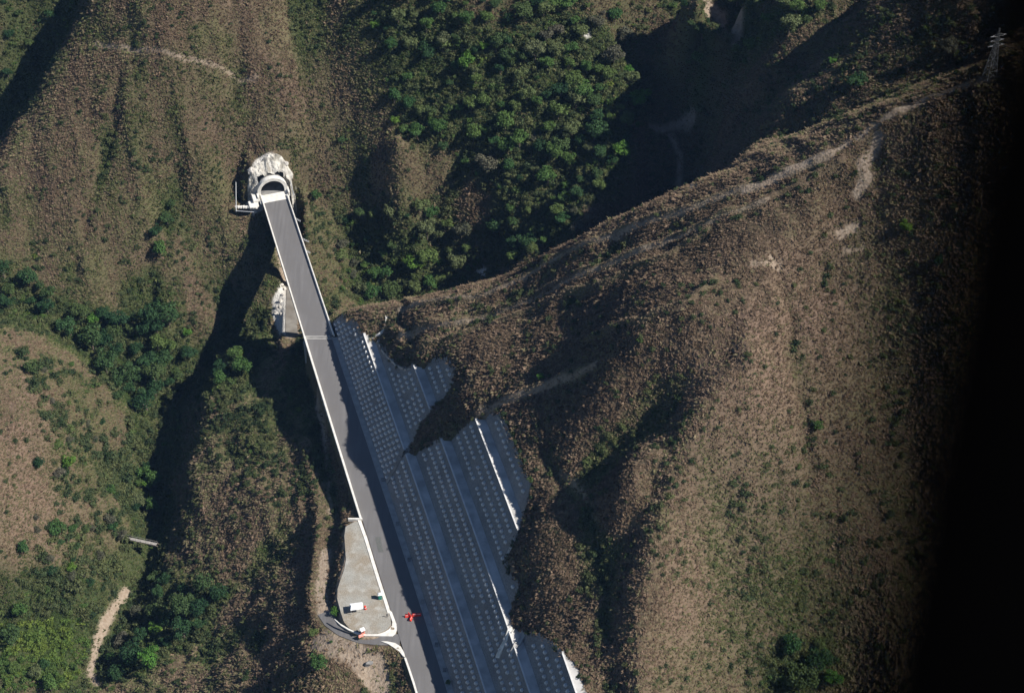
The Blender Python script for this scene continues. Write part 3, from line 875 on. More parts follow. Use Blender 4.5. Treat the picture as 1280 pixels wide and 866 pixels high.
# close underside
for i in range(len(secs) - 1): F_.append((i * k + 6, i * k, (i + 1) * k, (i + 1) * k + 6))
F_.append(tuple(range(k))); F_.append(tuple(range((len(secs) - 1) * k, len(secs) * k))[::-1])
rel(meshobj('deck', V_, F_, M['asphalt'], broot))
V_, F_ = sweep([[(float(xl(y)) + a_, y, z) for a_, z in ((-.72, -.92), (-.72, .8), (-.35, .8), (-.12, .02), (-.12, -.92))] for y in ydk], True)
rel(meshobj('parapet', V_, F_, M['white'], broot))
V_, F_ = sweep([[(float(xr(y)) + a_, y, z) for a_, z in ((.62, .02), (.78, .95), (1.15, .95), (1.28, .02))] for y in ydk], True)
rel(meshobj('parapet', V_, F_, M['white'], broot))
V_, F_ = sweep([[(float(xr(y)) + a_, y, z) for a_, z in ((.05, .01), (.05, .03), (.6, .03), (.6, .01))] for y in ydk], True)
rel(meshobj('drain_channel', V_, F_, M['conc_dark'], broot))
V_, F_ = sweep([[(float(xl(y)) + a_, y, z) for a_, z in ((2.2, -.9), (2.9, -4.2), (6.8, -4.2), (7.5, -.9))] for y in ydk], True)
rel(meshobj('box_girder', V_, F_, M['conc'], broot))
ys_ = Y_JOINT
V_ = []
for y in (ys_ - .35, ys_ + .35):
    V_ += [(float(xl(y)), y, 0.075), (float(xr(y)), y, 0.075), (float(xr(y)), y, 0.03), (float(xl(y)), y, 0.03)]
rel(meshobj('expansion_joint', V_, [(0, 1, 5, 4), (3, 2, 1, 0), (4, 5, 6, 7)], M['conc_dark'], broot))
for dy in (-.62, .62):
    y = ys_ + dy; bm = bmesh.new()
    box(bm, (float(centre(np.array(y))), y, 0.045), (float(xr(np.array(y)) - xl(np.array(y))) - .2, .35, .1))
    rel(bmobj('joint_strip', bm, M['conc'], broot))
for v in (300, 372):
    y = yv(v); cxp = float(centre(np.array(y))); g = float(Hfn(np.array([cxp]), np.array([y]))[0])
    bm = bmesh.new(); box(bm, (cxp, y, (g - 3 - 4.2) / 2), (3.4, 2.2, abs(g - 3 + 4.2)))
    box(bm, (cxp, y, -4.9), (6.5, 2.6, 1.4))
    rel(bmobj('pier', bm, M['conc'], broot, bevel=.12))
# abutment under the joint
bm = bmesh.new(); box(bm, (float(centre(np.array(ys_ - 1.6))), ys_ - 1.4, -5.2), (11.5, 2.4, 10.0)); rel(bmobj('abutment', bm, M['conc'], broot))
# ladder-like outrigger brackets on the right parapet
for v, L in ((272, 2.0), (297, 2.6), (312, 1.6)):
    y = yv(v); x0 = float(xr(np.array(y))) + 1.2
    bm = bmesh.new(); bar(bm, (x0, y, -.2), (x0 + L, y - L * .5, -.6), .22); bar(bm, (x0, y - .6, -.2), (x0 + L, y - .6 - L * .5, -.6), .22)
    for k_ in range(4): bar(bm, (x0 + L * k_ / 3, y - L * .5 * k_ / 3, -.2 - .4 * k_ / 3), (x0 + L * k_ / 3, y - .6 - L * .5 * k_ / 3, -.2 - .4 * k_ / 3), .15)
    rel(bmobj('bracket', bm, M['steel'], broot))

# ------------------------------------------------------------------ tunnel portal
proot = empty('tunnel_portal', tuple(PC), 'pale arched concrete tunnel mouth at the far end of the bridge', 'tunnel')
proot.rotation_euler = (0, 0, math.atan2(-PT_[0], PT_[1]))
def arch(rad, zc, y, n_=24, foot=0.0):
    pts = [(rad, y, foot)]
    for i in range(n_ + 1):
        a_ = math.pi * i / n_
        pts.append((rad * math.cos(a_), y, zc + rad * 1.02 * math.sin(a_)))
    pts.append((-rad, y, foot)); return pts
RI, RO, ZC = 4.55, 5.35, 1.7
# lining: outer and inner skins joined by the mouth ring
lay = [arch(RO, ZC, 26, foot=-.4), arch(RO, ZC, 2.0, foot=-.4), arch(RO + .0, ZC, 1.6, foot=-.4), arch(RI + .12, ZC, 1.35, foot=-.4), arch(RI, ZC, 1.6, foot=-.4), arch(RI, ZC, 60, foot=-.4)]
V_, F_ = sweep(lay, False); meshobj('tunnel_lining', V_, F_, M['conc_dark'], proot, True)
lay = [arch(RO + .45, ZC, 3.0, foot=-.4), arch(RO + .45, ZC, 1.1, foot=-.4), arch(RI + .02, ZC, 1.1, foot=-.4), arch(RI + .02, ZC, 3.0, foot=-.4)]
V_, F_ = sweep(lay, False); meshobj('mouth_ring', V_, F_, M['white'], proot)
meshobj('tunnel_floor', [(-4.6, 1, .02), (4.6, 1, .02), (4.6, 60, .02), (-4.6, 60, .02)], [(0, 1, 2, 3)], M['conc_dark'], proot)
meshobj('tunnel_shade_sheet', [(-6, 59.5, -1), (6, 59.5, -1), (6, 59.5, 9), (-6, 59.5, 9)], [(0, 1, 2, 3)], M['dark'], proot)  # near-black sheet across the bore, painted darkness for its unlit depth
bm = bmesh.new(); box(bm, (0, -0.9, -.18), (11.2, 4.6, .52)); bmobj('apron_slab', bm, M['white'], proot)
for s_ in (-1, 1):
    bm = bmesh.new(); box(bm, (s_ * 5.9, 1.4, .5), (.5, 5.2, 1.9)); box(bm, (s_ * 5.9, 1.4, 1.5), (.62, 5.3, .12)); bmobj('side_wall', bm, M['white'], proot)
bm = bmesh.new()
for i in range(9): box(bm, (-7.4 - .9 * i, -3.6 + .42 * i, -.9 - .12 * i + .12 * (i % 2)), (.85, 1.3, .5))
bmobj('platform', bm, M['white'], proot)
bm = bmesh.new(); box(bm, (-7.2, 0.6, .1), (1.9, 4.8, 1.6)); box(bm, (-8.2, -1.8, -.7), (3.6, 3.8, .7)); bmobj('footing', bm, M['white'], proot, bevel=.15)
for a_, b_ in (((-12.6, 8.5, 3.6), (-15.2, -3.0, -2)), ((-15.2, -3.0, -1.2), (-8.8, -5.2, -1.6)), ((7.2, 6.5, 5.5), (7.4, -2.6, .6))):
    bm = bmesh.new(); bar(bm, a_, b_, .34); bmobj('handrail', bm, M['steel'], proot)

# rough pale rock and sprayed concrete dug around the mouth
def rock_mesh(nm, rad, seed, amp=.35, sub_=3, flat=1.0):
    bm = bmesh.new(); bmesh.ops.create_icosphere(bm, subdivisions=sub_, radius=1)
    r = random.Random(seed); off = np.array([r.uniform(0, 50) for _ in range(3)])
    planes = [(Vector((r.gauss(0, 1), r.gauss(0, 1), r.gauss(0, 1))).normalized(), r.uniform(.6, .9)) for _ in range(10)]
    for v in bm.verts:
        co = v.co.copy()
        for n_, d_ in planes:
            k_ = co.dot(n_) - d_
            if k_ > 0: co -= n_ * k_
        f = 1 + amp * float(fbm(np.array([co.x * 1.7 + off[0] + co.z]), np.array([co.y * 1.7 + off[1] - co.z]), seed, 3)[0])
        v.co = Vector((co.x * rad[0] * f, co.y * rad[1] * f, co.z * rad[2] * f * flat))
    me_ = bpy.data.meshes.new(nm); bm.to_mesh(me_); bm.free(); return me_
def rock(name, mesh, loc, rot, label, cat, m=None, group=None, scale=(1, 1, 1)):
    o = bpy.data.objects.new(name, mesh)
    if not mesh.materials: mesh.materials.append(m or M['rockface'])
    COL.objects.link(o); o.location = loc; o.rotation_euler = rot; o.scale = scale
    return tag(o, label, cat, group)
def local(p):
    return PC + PRT * p[0] + PT_ * p[1] + np.array([0, 0, p[2]])
RM = [rock_mesh('rock', (1, 1, 1), 30 + i) for i in range(5)]
gl = np.arange(-10.5, 10.6, .35); gm = np.arange(2.3, 20.5, .35)
LX, LY = np.meshgrid(gl, gm)
wob = .9 * fbm(LX / 3, LY / 3, 61, 3)
outline = np.interp(LY + wob * .7, [2.3, 4, 5.5, 7, 8, 8.8, 9.4], [8.2, 9.2, 8.4, 6.2, 4.2, 2.2, 0.0])
ridge_ = 1 - np.abs(fbm(LX / 3.4 + LY / 9, LY / 5, 62, 4, .6)) * 2
ridge2 = 1 - np.abs(fbm(LX / 1.1, LY / 1.6, 63, 3, .6)) * 2
LZ = crag_z(LX, LY) - .6 + .9 * ridge_ + .5 * ridge2 - .9
WX = PC[0] + PRT[0] * LX + PT_[0] * LY; WY = PC[1] + PRT[1] * LX + PT_[1] * LY
LZ = np.maximum(LZ, Hfn(WX, WY) - .1 + .7 * ridge_ + .3 * ridge2)
edge_ = outline - np.abs(LX + .4 * wob - .3 * (LY - 4))
LZ = np.where(edge_ < .6, np.minimum(LZ, Hfn(WX, WY) + .9 * edge_), LZ)
clear = (np.abs(LX) < 5.9) & (LY < 3.6); keepq = (edge_[:-1, :-1] > -.3) & (edge_[1:, 1:] > -.3) & ~(clear[:-1, :-1]) & ~(clear[1:, 1:])
idx = np.arange(LX.size).reshape(LX.shape)
I, J = np.nonzero(keepq)
used = np.zeros(LX.size, bool)
Fr = [(int(idx[i, j]), int(idx[i, j + 1]), int(idx[i + 1, j + 1]), int(idx[i + 1, j])) for i, j in zip(I, J)]
for f in Fr: used[list(f)] = True
remap = np.cumsum(used) - 1
Vr = np.stack([WX, WY, LZ], -1).reshape(-1, 3)[used]
o = meshobj('rock_face', Vr, [tuple(int(remap[k]) for k in f) for f in Fr], M['rockwhite'])
tag(o, 'rugged chalky rock face dug away above and beside the tunnel mouth', 'rock face')
for i, (px_, py_, rad) in enumerate([(-6.6, 6, 1.5), (6.6, 6.5, 1.3), (-7.6, 3, 1.4), (-8.6, -.5, 1.3), (7.4, 2, 1.0)]):
    q = local((px_, py_, 0)); z = float(Hfn(np.array([q[0]]), np.array([q[1]]))[0])
    rock('boulder', RM[i % 5], (q[0], q[1], z + rad * .2), (random.uniform(0, 3), random.uniform(0, 3), random.uniform(0, 6)),
         'chalky boulder lying beside the tunnel mouth', 'rock', group='boulders beside the tunnel mouth', scale=(rad, rad, rad * .9))
# nailed pale cutting beside the lower road and its blocks
for i, (u, v) in enumerate([(351, 377), (354, 369), (350, 384), (345, 392), (351, 393), (346, 385), (356, 362), (353, 357)]):
    q = hit([float(u)], [float(v)])[0]
    rock('concrete_block', RM[i % 5], (q[0], q[1], q[2] + .2), (0, 0, i), 'pale knob of rock on the small white cutting left of the bridge', 'rock', group='knobs on the white cutting', scale=(.75, .75, .8))

# ------------------------------------------------------------------ anchored slopes
def build_slope(poly, label, s_rng, rows_by_tier, joined):
    sx, sy = st_xy(np.array([np.mean(s_rng)]), np.array([0.0]))
    root = empty('anchored_slope', (float(sx[0]), float(sy[0]), 0), label, 'retaining slope')
    ds, dt = 0.7, 0.5
    ss = np.arange(s_rng[0], s_rng[1], ds)
    TM = 62
    for tier in range(6):
        for kind in (0, 1):
            t0 = tier * (RUN + BEN) + (0 if kind == 0 else RUN); t1 = t0 + (RUN if kind == 0 else BEN)
            tt = np.linspace(t0, t1, 15 if kind == 0 else 5)
            A_, B_ = np.meshgrid(ss, tt, indexing='ij')
            X, Y = st_xy(A_, B_)
            Z = cutz(np.minimum(B_, t1 - 1e-6)) if kind == 0 else np.full(B_.shape, (tier + 1) * HT)
            if kind == 0:
                Z = tier * HT + (B_ - t0) / RUN * HT
                inner = np.minimum(B_ - t0, t1 - B_) > .05
                nn = 0.28 * fbm(A_ / 3.0, Z / 2.5, 50 + tier, 3) * inner
                X = X - nn * .85; Z = Z + nn * .3
            inn = inside(X, Y, poly)
            idx = -np.ones(X.shape, int)
            Vl = []; Fl = []
            kk = inn[:-1, :-1] | inn[1:, 1:] | inn[1:, :-1] | inn[:-1, 1:]
            if kk.sum() < 6: continue
            lab = np.zeros(kk.shape, int); nl = 0
            for i0, j0 in zip(*np.nonzero(kk)):
                if lab[i0, j0]: continue
                nl += 1; st_ = [(i0, j0)]; lab[i0, j0] = nl
                while st_:
                    i1, j1 = st_.pop()
                    for di, dj in ((1, 0), (-1, 0), (0, 1), (0, -1)):
                        i2, j2 = i1 + di, j1 + dj
                        if 0 <= i2 < kk.shape[0] and 0 <= j2 < kk.shape[1] and kk[i2, j2] and not lab[i2, j2]: lab[i2, j2] = nl; st_.append((i2, j2))
            for L_ in range(1, nl + 1):
                k2 = lab == L_
                if k2.sum() < 12: continue
                need = np.zeros(X.shape, bool)
                for di in (0, 1):
                    for dj in (0, 1): need[di:X.shape[0] - 1 + di, dj:X.shape[1] - 1 + dj] |= k2
                idx = -np.ones(X.shape, int); idx[need] = np.arange(need.sum())
                Vl = np.stack([X[need], Y[need], Z[need]], -1)
                I, J = np.nonzero(k2)
                Fl = [(int(idx[i, j]), int(idx[i, j + 1]), int(idx[i + 1, j + 1]), int(idx[i + 1, j])) for i, j in zip(I, J)]
                rel(meshobj('slope_face' if kind == 0 else 'bench', Vl, Fl, M['shot'] if kind == 0 else M['berm'], root, True))
            # kerb-like lip at the bench edge
            if kind == 1:
                col = inside(X[:, 0], Y[:, 0], poly)
                run_ = []
                xs_, ys2 = X[:, 0], Y[:, 0]
                start = None
                for i in list(range(len(col))) + [len(col)]:
                    on = i < len(col) and col[i]
                    if on and start is None: start = i
                    if not on and start is not None:
                        if i - start > 6:
                            sec = []
                            for q_ in range(start, i):
                                ax, ay = st_xy(ss[q_], t0 - .12); bx_, by_ = st_xy(ss[q_], t0 + .3)
                                zt = (tier + 1) * HT
                                sec.append([(ax, ay, zt - .12), (ax, ay, zt + .16), (bx_, by_, zt + .16), (bx_, by_, zt - .02)])
                            V2, F2 = sweep(sec, True); rel(meshobj('bench_kerb', V2, F2, M['anchor'], root))
                        start = None
    # anchor heads
    heads = []
    for tier in range(6):
        rows, sp, f0, f1 = rows_by_tier[min(tier, len(rows_by_tier) - 1)]
        for r_ in range(rows):
            fr = f0 + (f1 - f0) * (r_ / max(1, rows - 1))
            for s_ in np.arange(s_rng[0] + (sp / 2 if r_ % 2 else 0), s_rng[1], sp):
                s2 = s_ + random.uniform(-.12, .12)
                t = tier * (RUN + BEN) + fr * RUN
                x_, y_ = st_xy(s2, t)
                if inside(np.array([x_]), np.array([y_]), poly)[0]:
                    d, _ = dist_poly(np.array([x_]), np.array([y_]), poly, True)
                    if d[0] > 0.9 and random.random() > .025: heads.append((float(x_), float(y_), tier * HT + fr * HT, float(s2)))
    return root, heads
bm = bmesh.new()
r_ = bmesh.ops.create_cube(bm, size=1.0)
for v in bm.verts:
    k_ = .62 if v.co.z > 0 else 1.0
    v.co = Vector((v.co.x * 1.02 * k_, v.co.y * 1.02 * k_, v.co.z * .8))
box(bm, (0, 0, .36), (.26, .26, .16))
anchor_me = bpy.data.meshes.new('anchor_head'); bm.to_mesh(anchor_me); bm.free(); anchor_me.materials.append(M['anchor'])
AC = np.array([v.co[:] for v in anchor_me.vertices]); AF = [tuple(p.vertices) for p in anchor_me.polygons]
def head_matrix(h):
    sl_ = float(np.polyval(np.polyder(PR), np.interp(h[3], _bs, _by)))
    n_ = math.sqrt(1 + sl_ ** 2)
    nrm = Vector((-HT / n_, HT * sl_ / n_, RUN)).normalized()
    tang = Vector((sl_ / n_, 1 / n_, 0))
    y_ = nrm.cross(tang)
    R = Matrix((tang, y_, nrm)).transposed()
    return Matrix.Translation(Vector(h[:3]) + nrm * .32) @ R.to_4x4()
sA = base_st(WA[:, 0], WA[:, 1])[0]; sB = base_st(WB[:, 0], WB[:, 1])[0]
slA, hA = build_slope(WA, 'upper sprayed-concrete cut studded with anchor heads beside the bridge end', (sA.min() - 1, sA.max() + 1),
                      [(6, 2.5, .12, .90), (4, 2.5, .2, .8), (3, 2.2, .2, .75)], 0)
slB, hB = build_slope(WB, 'lower and taller sprayed-concrete cut with benches and rows of anchor heads', (max(0, sB.min()), sB.max() + 1),
                      [(3, 2.05, .3, .82), (3, 2.05, .3, .82), (3, 2.2, .28, .8), (2, 2.6, .3, .7)], 0)
allh = [(h, slA) for h in hA] + [(h, slB) for h in hB]
allh.sort(key=lambda e: e[0][1])
vis = [e for e in allh if e[0][1] > float(P(500., 870., 0)[1])]
rest = [e for e in allh if e[0][1] <= float(P(500., 870., 0)[1])] + vis[300:]
for h, rt in vis[:300]:
    o = bpy.data.objects.new('anchor_head', anchor_me); COL.objects.link(o); o.parent = rt
    o.matrix_world = head_matrix(h); o.matrix_parent_inverse = Matrix.Translation(-Vector(rt.location))
    o.matrix_basis = head_matrix(h)
for rt in (slA, slB):
    V_ = []; F_ = []
    for h, r2 in rest:
        if r2 is not rt: continue
        mm = np.array(head_matrix(h)); c = AC @ mm[:3, :3].T + mm[:3, 3]
        b_ = len(V_); V_ += [tuple(p) for p in c]; F_ += [tuple(i + b_ for i in f) for f in AF]
    if V_:
        o = rel(meshobj('anchor_heads', V_, F_, M['anchor'], rt)); o['kind'] = 'stuff'

# drain channels and stepped chutes draped over the ground
def draped(px, wd, h, name, m, label, cat, lift=0.25, step=.9, jag=0, parent=None, group=None, surf=None):
    p = np.array(px, float)
    fn = surf or Hfn
    q = ray_on(p[:, 0], p[:, 1], fn); q = q[~np.isnan(q[:, 0])]; q = densify(q, step)
    q[:, 2] = fn(q[:, 0], q[:, 1])
    zz = q[:, 2].copy()
    for _ in range(3): zz[1:-1] = (zz[:-2] + zz[1:-1] + zz[2:]) / 3
    q[:, 2] = np.maximum(zz, q[:, 2]) + lift
    if jag: q[:, :2] += RNG.uniform(-jag, jag, (len(q), 2))
    t = np.gradient(q, axis=0); t /= np.linalg.norm(t[:, :2], axis=1)[:, None] + 1e-9
    s = []
    for i in range(len(q)):
        nx, ny = t[i, 1], -t[i, 0]; wi = wd * (1 + (random.uniform(-.25, .25) if jag else 0))
        prof = [(-wi / 2, -.9), (-wi / 2, h), (-wi / 2 + .18, h), (-wi / 2 + .3, 0.05), (wi / 2 - .3, 0.05), (wi / 2 - .18, h), (wi / 2, h), (wi / 2, -.9)]
        s.append([(q[i, 0] + nx * a, q[i, 1] + ny * a, q[i, 2] + b) for a, b in prof])
    V_, F_ = sweep(s, True); o = meshobj(name, V_, F_, m, parent)
    if label: tag(o, label, cat, group)
    return o
def maxfn(x, y): return np.maximum(Hfn(x, y), np.where(inside(x, y, WA) | inside(x, y, WB), cut_fn(x, y), -999))
draped([(452,421),(464,424),(474,419),(480,414),(483,406),(484,396)], 0.9, .2, 'drain_channel', M['white'], 'crooked white concrete channel climbing onto the grassy spur top', 'drain channel', jag=.1)
draped([(473,426),(479,437),(486,447),(496,457),(508,462),(516,460)], 1.1, .2, 'drain_channel', M['conc'], 'curved grey channel edging the notch above the upper cut', 'drain channel', jag=.1)
draped([(624,521),(633,537),(638,552)], 1.3, .25, 'drain_channel', M['conc'], 'short pale channel over the top corner of the lower cut', 'drain channel', jag=.15)
draped([(652,650),(646,668),(638,686),(631,702)], 0.8, .25, 'drain_chute', M['conc'], 'straight double-edged concrete chute on the right rim of the lower cut', 'drain chute')
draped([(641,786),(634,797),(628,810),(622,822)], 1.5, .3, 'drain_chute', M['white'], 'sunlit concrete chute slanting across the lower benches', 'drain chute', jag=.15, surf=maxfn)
draped([(655,790),(648,803),(640,816)], 1.6, .3, 'drain_chute', M['conc'], 'second concrete chute, right of the sunlit one on the lower benches', 'drain chute', jag=.2, surf=maxfn)
draped([(513,560),(504,571),(494,585),(483,604)], 1.2, .3, 'drain_chute', M['conc_dark'], 'stepped dark chute dividing the upper cut from the lower cut', 'drain chute', surf=maxfn)

# ------------------------------------------------------------------ small things by the road
def at0(u, v, z=0.03): 
    q = P(float(u), float(v), z); return (float(q[0]), float(q[1]), z)
# white canopy
loc = at0(446, 763); r = empty('canopy_tent', loc, 'white-roofed work canopy standing on the gravel lay-by', 'canopy', rz=math.radians(10))
bm = bmesh.new()
vs = [bm.verts.new(p) for p in ((-2.0, -1.35, 2.3), (2.0, -1.35, 2.3), (2.0, 1.35, 2.3), (-2.0, 1.35, 2.3), (-1.6, 0, 2.75), (1.6, 0, 2.75))]
for f in ((0, 1, 5, 4), (2, 3, 4, 5), (1, 2, 5), (3, 0, 4), (3, 2, 1, 0)): bm.faces.new([vs[i] for i in f])
bmobj('roof', bm, M['whitep'], r)
for sx_ in (-1.85, 1.85):
    for sy_ in (-1.2, 1.2):
        bm = bmesh.new(); bar(bm, (sx_, sy_, 0), (sx_, sy_, 2.3), .12); bmobj('leg', bm, M['steel'], r)
loc = at0(456.5, 760.5)
r = empty('traffic_drum', loc, 'red traffic drum at the right end of the white canopy', 'traffic drum')
bm = bmesh.new(); bmesh.ops.create_cone(bm, cap_ends=True, segments=14, radius1=.45, radius2=.33, depth=1.3, matrix=Matrix.Translation((0, 0, .65))); bmobj('drum', bm, M['red'], r)
bm = bmesh.new(); bmesh.ops.create_cone(bm, cap_ends=True, segments=14, radius1=.41, radius2=.39, depth=.2, matrix=Matrix.Translation((0, 0, .8))); bmobj('reflective_band', bm, M['whitep'], r)
# portable toilet
loc = at0(475, 747.5); r = empty('portable_toilet', loc, 'green portable toilet with white roof beside the kerb', 'portable toilet', rz=math.radians(8))
bm = bmesh.new(); box(bm, (0, 0, 1.12), (1.15, 1.15, 2.1)); bmobj('cabin', bm, M['greenp'], r, bevel=.05)
bm = bmesh.new(); bmesh.ops.create_cone(bm, cap_ends=True, segments=4, radius1=.92, radius2=.45, depth=.3, matrix=Matrix.Translation((0, 0, 2.3)) @ Matrix.Rotation(math.radians(45), 4, 'Z')); bmobj('roof', bm, M['whitep'], r)
bm = bmesh.new(); box(bm, (0, -.59, 1.1), (.75, .06, 1.85)); dr = bmobj('door', bm, M['greenp'], r)
bm = bmesh.new(); box(bm, (.28, -.64, 1.1), (.08, .06, .18)); bmobj('handle', bm, M['whitep'], dr)
bm = bmesh.new(); box(bm, (0, 0, .04), (1.3, 1.3, .1)); bmobj('base', bm, M['conc_dark'], r)
# red road barriers
def barrier(u, v, rz, m, label, group=None, L=1.5):
    loc = at0(u, v, 0.06); r = empty('road_barrier', loc, label, 'road barrier', group, rz)
    bm = bmesh.new()
    prof = [(-.35, 0), (-.35, .22), (-.13, .5), (-.1, 1.0), (.1, 1.0), (.13, .5), (.35, .22), (.35, 0)]
    vs1 = [bm.verts.new((-L / 2, a, b)) for a, b in prof]; vs2 = [bm.verts.new((L / 2, a, b)) for a, b in prof]
    for i in range(8): bm.faces.new((vs1[i], vs1[(i + 1) % 8], vs2[(i + 1) % 8], vs2[i]))
    bm.faces.new(vs1); bm.faces.new(vs2[::-1]); bmobj('body', bm, m, r)
    bm = bmesh.new(); box(bm, (0, 0, .78), (L * .7, .29, .16)); bmobj('reflective_band', bm, M['whitep'], r)
    return r
barrier(508.5, 770.5, .1, M['red'], 'red plastic barrier closest to the sunlit lane edge', L=1.1)
barrier(512.2, 769.3, -.9, M['red'], 'red plastic barrier turned endwise at the middle of the road')
barrier(513.5, 774.0, 1.3, M['red'], 'red plastic barrier standing just below the others')
for k_, u_ in enumerate((518.5, 523.5)):
    barrier(u_, 769.3 - k_ * .6, .1, M['red'], 'red plastic barrier in the shaded half of the road', 'red barriers in the shaded lane')
barrier(451.0, 795.3, .5, M['pinkp'], 'faded orange barrier across the access road')
loc = at0(453.5, 791.5, .05); r = empty('guard_booth', loc, 'small white booth at the mouth of the access road', 'booth', rz=.5)
bm = bmesh.new(); box(bm, (0, 0, 1.0), (1.1, 1.0, 2.0)); bmobj('cabin', bm, M['pinkp'], r, bevel=.04)
bm = bmesh.new(); box(bm, (0, 0, 2.1), (1.5, 1.4, .14)); bmobj('roof', bm, M['whitep'], r, bevel=.03)
bm = bmesh.new(); box(bm, (0, -.52, 1.4), (.6, .05, .5)); bmobj('window', bm, M['dark'], r)
# person in the lay-by
def person(loc, name, label, top, low):
    me_ = bpy.data.meshes.new('person')
    J = [(0, 0, .95), (0, 0, 1.15), (0, 0, 1.4), (0, 0, 1.52), (0, .02, 1.68), (.2, 0, 1.4), (.27, .02, 1.12), (.26, .1, .88), (-.2, 0, 1.4), (-.27, 0, 1.12), (-.25, .1, .88), (.1, 0, .9), (.12, .03, .5), (.12, 0, .08), (.12, .16, .04), (-.1, 0, .9), (-.12, -.03, .5), (-.12, -.06, .08), (-.12, .1, .04)]
    E = [(0, 1), (1, 2), (2, 3), (3, 4), (2, 5), (5, 6), (6, 7), (2, 8), (8, 9), (9, 10), (0, 11), (11, 12), (12, 13), (13, 14), (0, 15), (15, 16), (16, 17), (17, 18)]
    R = [.15, .15, .17, .06, .11, .07, .055, .04, .07, .055, .04, .1, .075, .05, .04, .1, .075, .05, .04]
    me_.from_pydata(J, E, []); o = bpy.data.objects.new(name, me_); COL.objects.link(o); o.location = loc
    md = o.modifiers.new('skin', 'SKIN'); me_.skin_vertices.new() if not me_.skin_vertices else None
    for i, v in enumerate(me_.skin_vertices[0].data): v.radius = (R[i], R[i]); v.use_root = (i == 0)
    o.modifiers.new('sub', 'SUBSURF').levels = 1
    o.modifiers['sub'].render_levels = 1
    me_.materials.append(top); tag(o, label, 'person')
    return o
M['cloth'] = simple('dark_clothes', (0.05, 0.06, 0.08), (0.09, 0.09, 0.1), 3)
person(at0(484, 770.8), 'person', 'person in dark clothes standing by the kerb near the junction', M['cloth'], None)
# dark boulder on the dirt
q = hit([460.5], [829.5])[0]
rock('boulder', rock_mesh('boulder', (1.5, 1.0, .9), 77), (q[0], q[1], q[2] + .3), (0, 0, .2), 'lone grey boulder on the bare dirt below the junction', 'boulder', M['conc_dark'])

# footbridge over the stream
qa_ = hit([158.0], [673.0])[0]; qb_ = hit([196.0], [679.5])[0]
zz = max(qa_[2], qb_[2]) + 1.2
qa_ = P(158., 672., zz); qb_ = P(196., 680., zz)
mid = (qa_ + qb_) / 2; L = float(np.linalg.norm(qb_ - qa_)); ang = math.atan2(qb_[1] - qa_[1], qb_[0] - qa_[0])
r = empty('footbridge', (mid[0], mid[1], zz), 'narrow weathered footbridge over the dark ravine stream', 'footbridge', rz=ang)
for i in range(int(L / .42)):
    pass
plank_bm = bmesh.new(); box(plank_bm, (0, 0, 0), (.36, 1.2, .09)); pl_me = bpy.data.meshes.new('plank'); plank_bm.to_mesh(pl_me); plank_bm.free()
M['plank'] = simple('grey_planks', (0.26, 0.24, 0.22), (0.42, 0.39, 0.35), 2)
pl_me.materials.append(M['plank'])
for i in range(int(L / .42)):
    o = bpy.data.objects.new('plank', pl_me); COL.objects.link(o); o.parent = r; o.location = (-L / 2 + .21 + i * .42, random.uniform(-.05, .05), .0)
for s_ in (-.55, .55):
    bm = bmesh.new(); bar(bm, (-L / 2 - .6, s_, -.2), (L / 2 + .6, s_, -.2), .25); bmobj('beam', bm, M['rust'], r)
    bm = bmesh.new(); bar(bm, (-L / 2, s_, .95), (L / 2, s_, .95), .09)
    for i in range(7): bar(bm, (-L / 2 + L * i / 6, s_, -.1), (-L / 2 + L * i / 6, s_, .95), .09)
    bmobj('railing', bm, M['plank'], r)

# lattice pylon
qp = hit([1237.], [96.])[0]
r = empty('transmission_tower', tuple(qp), 'grey lattice electricity pylon on the spur crest', 'pylon', rz=.3)
Hp = 25.0
r.scale = (.68, .68, .68)
def leg(sx_, sy_, z): 
    k_ = np.interp(z, [0, 16, Hp], [2.2, .75, .15]); return (sx_ * k_, sy_ * k_, z)
for sx_ in (-1, 1):
    for sy_ in (-1, 1):
        bm = bmesh.new(); bar(bm, leg(sx_, sy_, -.5), leg(sx_, sy_, 16), .28); bar(bm, leg(sx_, sy_, 16), leg(sx_, sy_, Hp), .24); bmobj('leg', bm, M['steel'], r)
zs_ = [0, 4, 7.5, 10.5, 13.2, 16, 18.3, 20.5, 22.5, Hp]
bm = bmesh.new()
cs = [(-1, -1), (1, -1), (1, 1), (-1, 1)]
for z0, z1 in zip(zs_[:-1], zs_[1:]):
    for i in range(4):
        a_, b_ = cs[i], cs[(i + 1) % 4]
        bar(bm, leg(*a_, z0), leg(*b_, z1), .13, 3); bar(bm, leg(*b_, z0), leg(*a_, z1), .13, 3); bar(bm, leg(*a_, z1), leg(*b_, z1), .13, 3)
bmobj('lattice_bracing', bm, M['steel'], r)
for z, wd in ((16.2, 3.8), (18.8, 3.2), (21.2, 3.6)):
    for s_ in (-1, 1):
        bm = bmesh.new(); bar(bm, (s_ * .5, -.4, z), (s_ * wd, 0, z + .1), .18); bar(bm, (s_ * .5, .4, z), (s_ * wd, 0, z + .1), .18); bar(bm, (s_ * .5, 0, z + 1), (s_ * wd, 0, z + .1), .16)
        ar = bmobj('cross_arm', bm, M['steel'], r)
        bm = bmesh.new(); bar(bm, (s_ * wd, 0, z + .1), (s_ * wd, 0, z - 1.3), .18); bmobj('insulator', bm, M['conc_dark'], ar)

